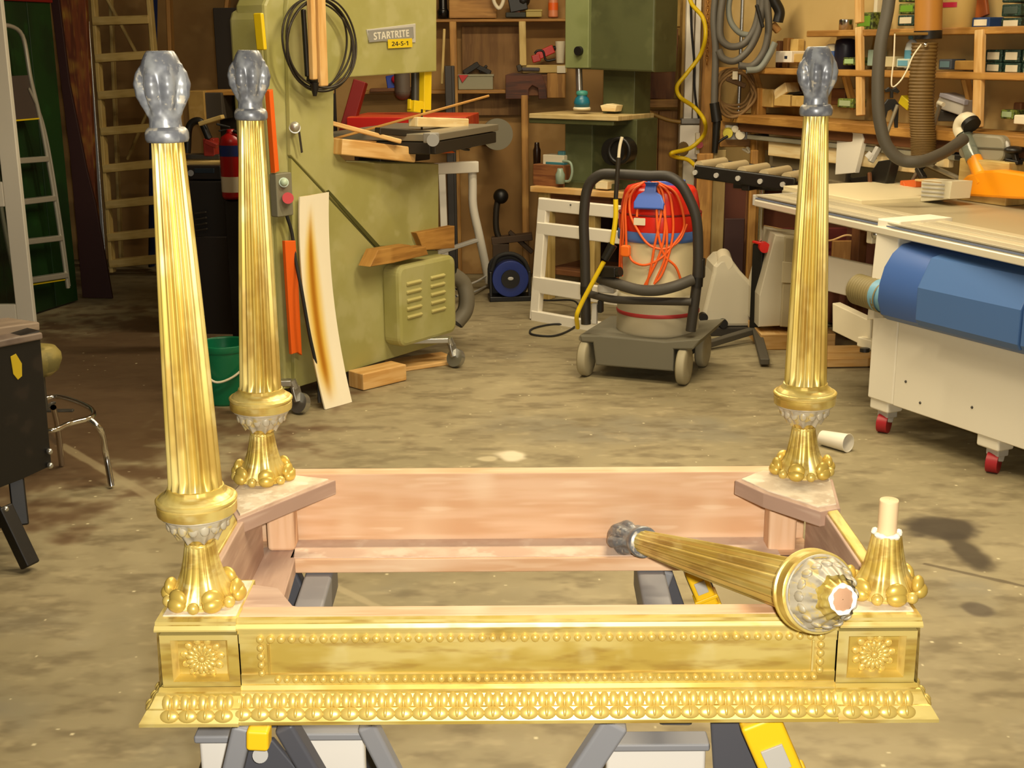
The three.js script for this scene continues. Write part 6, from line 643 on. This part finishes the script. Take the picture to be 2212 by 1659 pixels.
// back bench under the shelving, boards on edge, grey tool
{
  const t = thing('side_bench', 'grey bench under the timber shelving behind the white saw', 'bench', {at:[1.6,0,-8.4],ry:-1.137}), y = [1.485,0.955,0.25][1]; part(t, 'bench_top', boxb(0.0, 1.35, 0.86, 0.9, 0.0, 0.2), mat(WHITE, 0.7, 0, { map: blotchTex(0x7d7154, 0x6a6046, 0x8f8266, 119, 3, 3, 0.6) })); for (const x of [0.1, 1.2]) part(t, 'leg', boxb(x, x + 0.07, 0, 0.86, 0.12, 0.18), brownWood); part(t, 'back_board', boxb(0.0, 1.35, 0.02, 0.86, 0.005, 0.03), paint(0x5c2f1a, 0.8), 'reddish brown back board');
}
onRW('edge_board', 'long pale timber board standing on edge along the side bench', 'board', [0.399,0.997,0.2], [1.727,1.182,0.2], 0.04, palePine); onRW('edge_board', 'short pale timber offcut on edge right of the brown ducting', 'board', [1.858,1.045,0.22], [1.956,1.173,0.22], 0.04, palePine); onRW('narrow_board', 'orange-brown batten on the wall left of the long pale timber board', 'batten', [-0.012,1.018,0.1], [0.263,1.087,0.1], 0.04, orangeWood); onRW('glass_jar', 'grey translucent box under the shelf left of the long pale board', 'box', [0.078,1.07,0.08], [0.212,1.152,0.08], 0.06, paint(0x948c78, 0.5)); onRW('grey_slab', 'grey board behind the rollers on the side bench', 'board', [0.361,0.891,0.16], [1.106,1.046,0.16], 0.03, paint(0x6c6048, 0.7));
solo('white_clip', 'small white crumpled paper on the bench above the rollers', 'paper', [bar([0.056,1.012,0.14], [0.128,0.993,0.14], 0.03, 0.012), bar([0.096,1.026,0.14], [0.138,0.994,0.14], 0.02, 0.012)], cream, {at:[1.6,0,-8.4],ry:-1.137});
{ const t = thing('grey_planer', 'grey rounded bench machine with black feet under the shelf behind the orange guard', 'machine', {at:[1.6,0,-8.4],ry:-1.137}); part(t, 'body', slab([...rrect([2.117,1.109,0.3][0], [2.117,1.109,0.3][1], [2.412,1.238,0.3][0], [2.333,1.234,0.3][1], 0.045)], 0.14, 0.32, 0.012), paint(0x8c8672, 0.4)); part(t, 'groove', bar([2.177,1.168,0.322], [2.419,1.175,0.322], 0.006, 0.008), paint(0x55503f, 0.6)); part(t, 'foot', [boxAt([2.075,1.097,0.3], [2.166,1.126,0.3], 0.1), boxAt([2.29,1.1,0.3], [2.409,1.131,0.3], 0.1)], black); part(t, 'stand', boxb([2.175,1.049,0.36][0], [2.491,1.118,0.36][0], 0.916, [2.491,1.118,0.36][1], 0.14, 0.36), ladderWood); part(t, 'handle', tube([[2.381,1.215,0.3],[2.412,1.195,0.3],[2.422,1.157,0.3]], 0.01), lightGrey); }
{ const t = thing('star_knob', 'black star knob on a stem beside the grey bench machine', 'knob', {at:[1.6,0,-8.4],ry:-1.137}); part(t, 'knob', [ell(...[2.455,1.172,0.3], 0.045, 0.02, 0.045)], black); part(t, 'stem', bar([2.455,1.172,0.3], [2.478,1.118,0.3], 0.025, 0.025, [0, 0, 1]), black); part(t, 'base', bar([2.421,1.123,0.3], [2.502,1.116,0.3], 0.04, 0.02), black); }
// ---------------------------------------------------------------- ducting, hoses and cord above the saw
{
  const t = thing('flexible_duct', 'wide brown ribbed extraction duct hanging from an orange pipe over the saw', 'duct'), Z = -6.55, r = 0.062, p = [[2.07,1.996,-6.55],[2.077,1.733,-6.55],[2.064,1.662,-6.55],[2.066,1.397,-6.55],[2.091,1.191,-6.55],[2.104,1.07,-6.55]], N = 46;
  part(t, 'rigid_pipe', cyl([2.061,1.996,-6.55], [2.075,1.72,-6.55], 0.066), paint(0xb07a34, 0.45), 'orange-brown rigid pipe'); part(t, 'band', cyl([2.075,1.72,-6.55], [2.076,1.68,-6.55], 0.068), black, 'black joint band');
  const c = new THREE.CatmullRomCurve3(p.slice(2).map(V)); const duct = grid(28, 260, (u, v) => { const q = c.getPoint(1 - v), a = u * Math.PI * 2, rr = r * (1 - 0.0 * v) + 0.0025 * Math.sin((1 - v) * Math.PI * 2 * N); return [q.x + Math.cos(a) * rr, q.y, q.z - Math.sin(a) * rr]; }, true); part(t, 'ribbed_hose', duct, paint(0x6b5226, 0.6)); part(t, 'clip', new THREE.SphereGeometry(0.012, 10, 8).translate(...[2.047,1.651,-6.48]), chrome); part(t, 'rod', cyl([1.888,1.705,-6.48], [2.052,1.704,-6.48], 0.007), mat(0x9a7a40, 0.4, 0.5));
}
solo('pull_string', 'thin white cord looped from the duct rod down to the black hanger', 'cord', tube([[1.885,1.705,-6.46],[1.888,1.602,-6.46],[1.891,1.451,-6.46],[1.926,1.477,-6.46],[1.958,1.535,-6.46],[1.981,1.597,-6.46],[2.018,1.654,-6.46]], 0.004), cream);
{ const t = thing('black_hanger', 'black plastic hanging bracket on the white cord', 'bracket'); const z = -6.45; t.position.z = z; const P2 = (q) => q.map((r) => [r[0], r[1]]); part(t, 'wings', slab(P2([[1.853,1.438,-6.45],[1.87,1.451,-6.45],[1.889,1.442,-6.45],[1.907,1.451,-6.45],[1.927,1.429,-6.45],[1.918,1.42,-6.45],[1.895,1.429,-6.45],[1.897,1.398,-6.45],[1.883,1.398,-6.45],[1.881,1.429,-6.45],[1.858,1.425,-6.45]]), -0.02, 0), black); part(t, 'fork', slab(P2([[1.851,1.29,-6.45],[1.851,1.366,-6.45],[1.87,1.393,-6.45],[1.906,1.393,-6.45],[1.927,1.366,-6.45],[1.93,1.253,-6.45],[1.916,1.253,-6.45],[1.906,1.326,-6.45],[1.891,1.344,-6.45],[1.874,1.335,-6.45],[1.867,1.299,-6.45]]), -0.02, 0), black); part(t, 'rod', cyl([[1.913,1.366,-6.45][0], [1.913,1.366,-6.45][1], 0.02], [[1.868,1.217,-6.45][0], [1.868,1.217,-6.45][1], 0.02], 0.009), mat(0x8a806a, 0.4, 0.4), 'grey rod'); }
solo('suction_hose', 'thick grey suction hose curving down and round to the cream elbow above the saw', 'hose', tube([[1.689,1.963,-5.9],[1.683,1.806,-5.9],[1.661,1.646,-5.9],[1.661,1.464,-5.9],[1.679,1.321,-5.9],[1.72,1.206,-5.9],[1.788,1.143,-5.9],[1.87,1.134,-5.9],[1.998,1.157,-6],[2.094,1.187,-6.1],[2.157,1.218,-6.15]], 0.028, false, 14, 120), rubberHose);
{ const t = solo('saw_dust_pipe', 'short olive ribbed dust hose with a pale blue collar beside the blue saw cover', 'hose', grid(28, 90, (u, v) => { const P0 = [0.066,0.621,0.05], P1 = [-0.194,0.609,-0.03], k = Math.min(1, v / 0.85), cap = v > 0.85 ? Math.sqrt(Math.max(0, 1 - ((v - 0.85) / 0.15) ** 2)) : 1, a = u * Math.PI * 2, r = 0.066 * cap + 0.0022 * Math.sin(v * 85) * cap, x = P0[0] + (P1[0] - P0[0]) * k - (v > 0.85 ? 0.04 * (1 - cap) : 0); return [x, P0[1] + (P1[1] - P0[1]) * k + Math.cos(a) * r, P0[2] + (P1[2] - P0[2]) * k + Math.sin(a) * r]; }, true), paint(0x7a6e48, 0.6), {at:[1.592,0,-5.366],ry:-1.104}); }
solo('hose_collar', 'pale blue collar where the olive dust hose meets the blue saw cover', 'collar', cyl([0.021,0.622,0.04], [0.088,0.626,0.04], 0.07), paint(0x6d9cb4, 0.45), {at:[1.592,0,-5.366],ry:-1.104});
{ const t = thing('white_cabinet', 'dusty white metal cabinet on a wooden base behind the right rear table leg', 'cabinet'); const z = -7.0; t.position.z = z; const P2 = (q) => q.map((r) => [r[0], r[1]]); part(t, 'side', slab(P2([[1.461,0.641,-7],[1.523,0.631,-7],[1.548,0.126,-7],[1.392,0.119,-7],[1.389,0.299,-7]]), -0.4, -0.02, 0.006), paint(0xc8c0aa, 0.5)); part(t, 'front', slab(P2([[1.513,0.631,-7],[1.729,0.609,-7],[1.757,0.106,-7],[1.512,0.124,-7]]), -0.38, 0, 0.006), paint(0xb9ae90, 0.5)); part(t, 'recess', slab(P2([[1.504,0.494,-7],[1.592,0.486,-7],[1.598,0.371,-7],[1.505,0.377,-7]]), 0, 0.008, 0.002), paint(0xd0c6a8, 0.5)); part(t, 'base', slab([[0, 0], [0.42, 0], [0.42, 0.09], [0, 0.09]].map(([x, y]) => [x + [1.395,0.061,-7][0], y]), -0.45, 0.04, 0.005), pine); }
solo('floor_board', 'pale board on the floor under the white saw between the leg and the casters', 'board', bar([1.614,0.03,-6.676], [1.938,0.03,-6.689], 0.3, 0.05), pine);
solo('red_cloth', 'dark red sheet with a pale wavy cord under the sliding table', 'board', boxAt([1.501,0.426,-7.5], [2.143,0.61,-7.5], 0.03), paint(0x5e160c, 0.7)); solo('wavy_cord', 'thin pale cord drooping across the dark red sheet', 'cord', tube([[1.48,0.633,-7.44],[1.59,0.61,-7.44],[1.7,0.582,-7.44],[1.865,0.543,-7.44],[1.972,0.575,-7.44],[2.054,0.553,-7.44]], 0.006), pine); solo('wall_offcut', 'upright tan board beside the dark red sheet', 'board', boxAt([1.88,0.396,-7.4], [2.012,0.548,-7.4], 0.03), plyWood);
{
  const a = [1.323,0.033,-5.196], b = [1.407,0.04,-5.093], t = thing('paper_cup', 'white paper cup lying on its side on the floor by the front caster', 'cup', { at: [0, 0, 0] }); const A = V(a), B = V(b), d = B.clone().sub(A), L = d.length(); const g = lathe([[0.001, 0.001], [0.031, 0], [0.0385, L], [0.0372, L], [0.03, 0.004], [0.001, 0.005]], 32); const m = part(t, 'cup_wall', g, white); part(t, 'rim', new THREE.TorusGeometry(0.0385, 0.0018, 8, 32).rotateX(Math.PI / 2).translate(0, L, 0), white); t.quaternion.setFromUnitVectors(new THREE.Vector3(0, 1, 0), d.normalize()); t.position.copy(A); t.userData.keep = true;
}

// ---------------------------------------------------------------- bring every thing's origin to its base, then hand the scene over
scene.updateMatrixWorld(true);
for (const o of scene.children) {
  if (o.isLight || o.userData.kind === 'structure' || o.userData.keep || !(o.isMesh || o.isGroup) || (o.isGroup && !o.children.length)) continue;
  const inv = o.matrixWorld.clone().invert(), bb = new THREE.Box3();
  o.traverse((c) => { if (c.isMesh) { c.geometry.computeBoundingBox(); bb.union(c.geometry.boundingBox.clone().applyMatrix4(inv.clone().multiply(c.matrixWorld))); } });
  const m = new THREE.Vector3((bb.min.x + bb.max.x) / 2, bb.min.y, (bb.min.z + bb.max.z) / 2);
  if (o.isMesh) { o.geometry = o.geometry.clone().translate(-m.x, -m.y, -m.z); } else for (const c of o.children) c.position.sub(m);
  o.position.add(m.clone().applyQuaternion(o.quaternion));
}
for (const o of scene.children) delete o.userData.keep;
renderer.render(scene, camera);
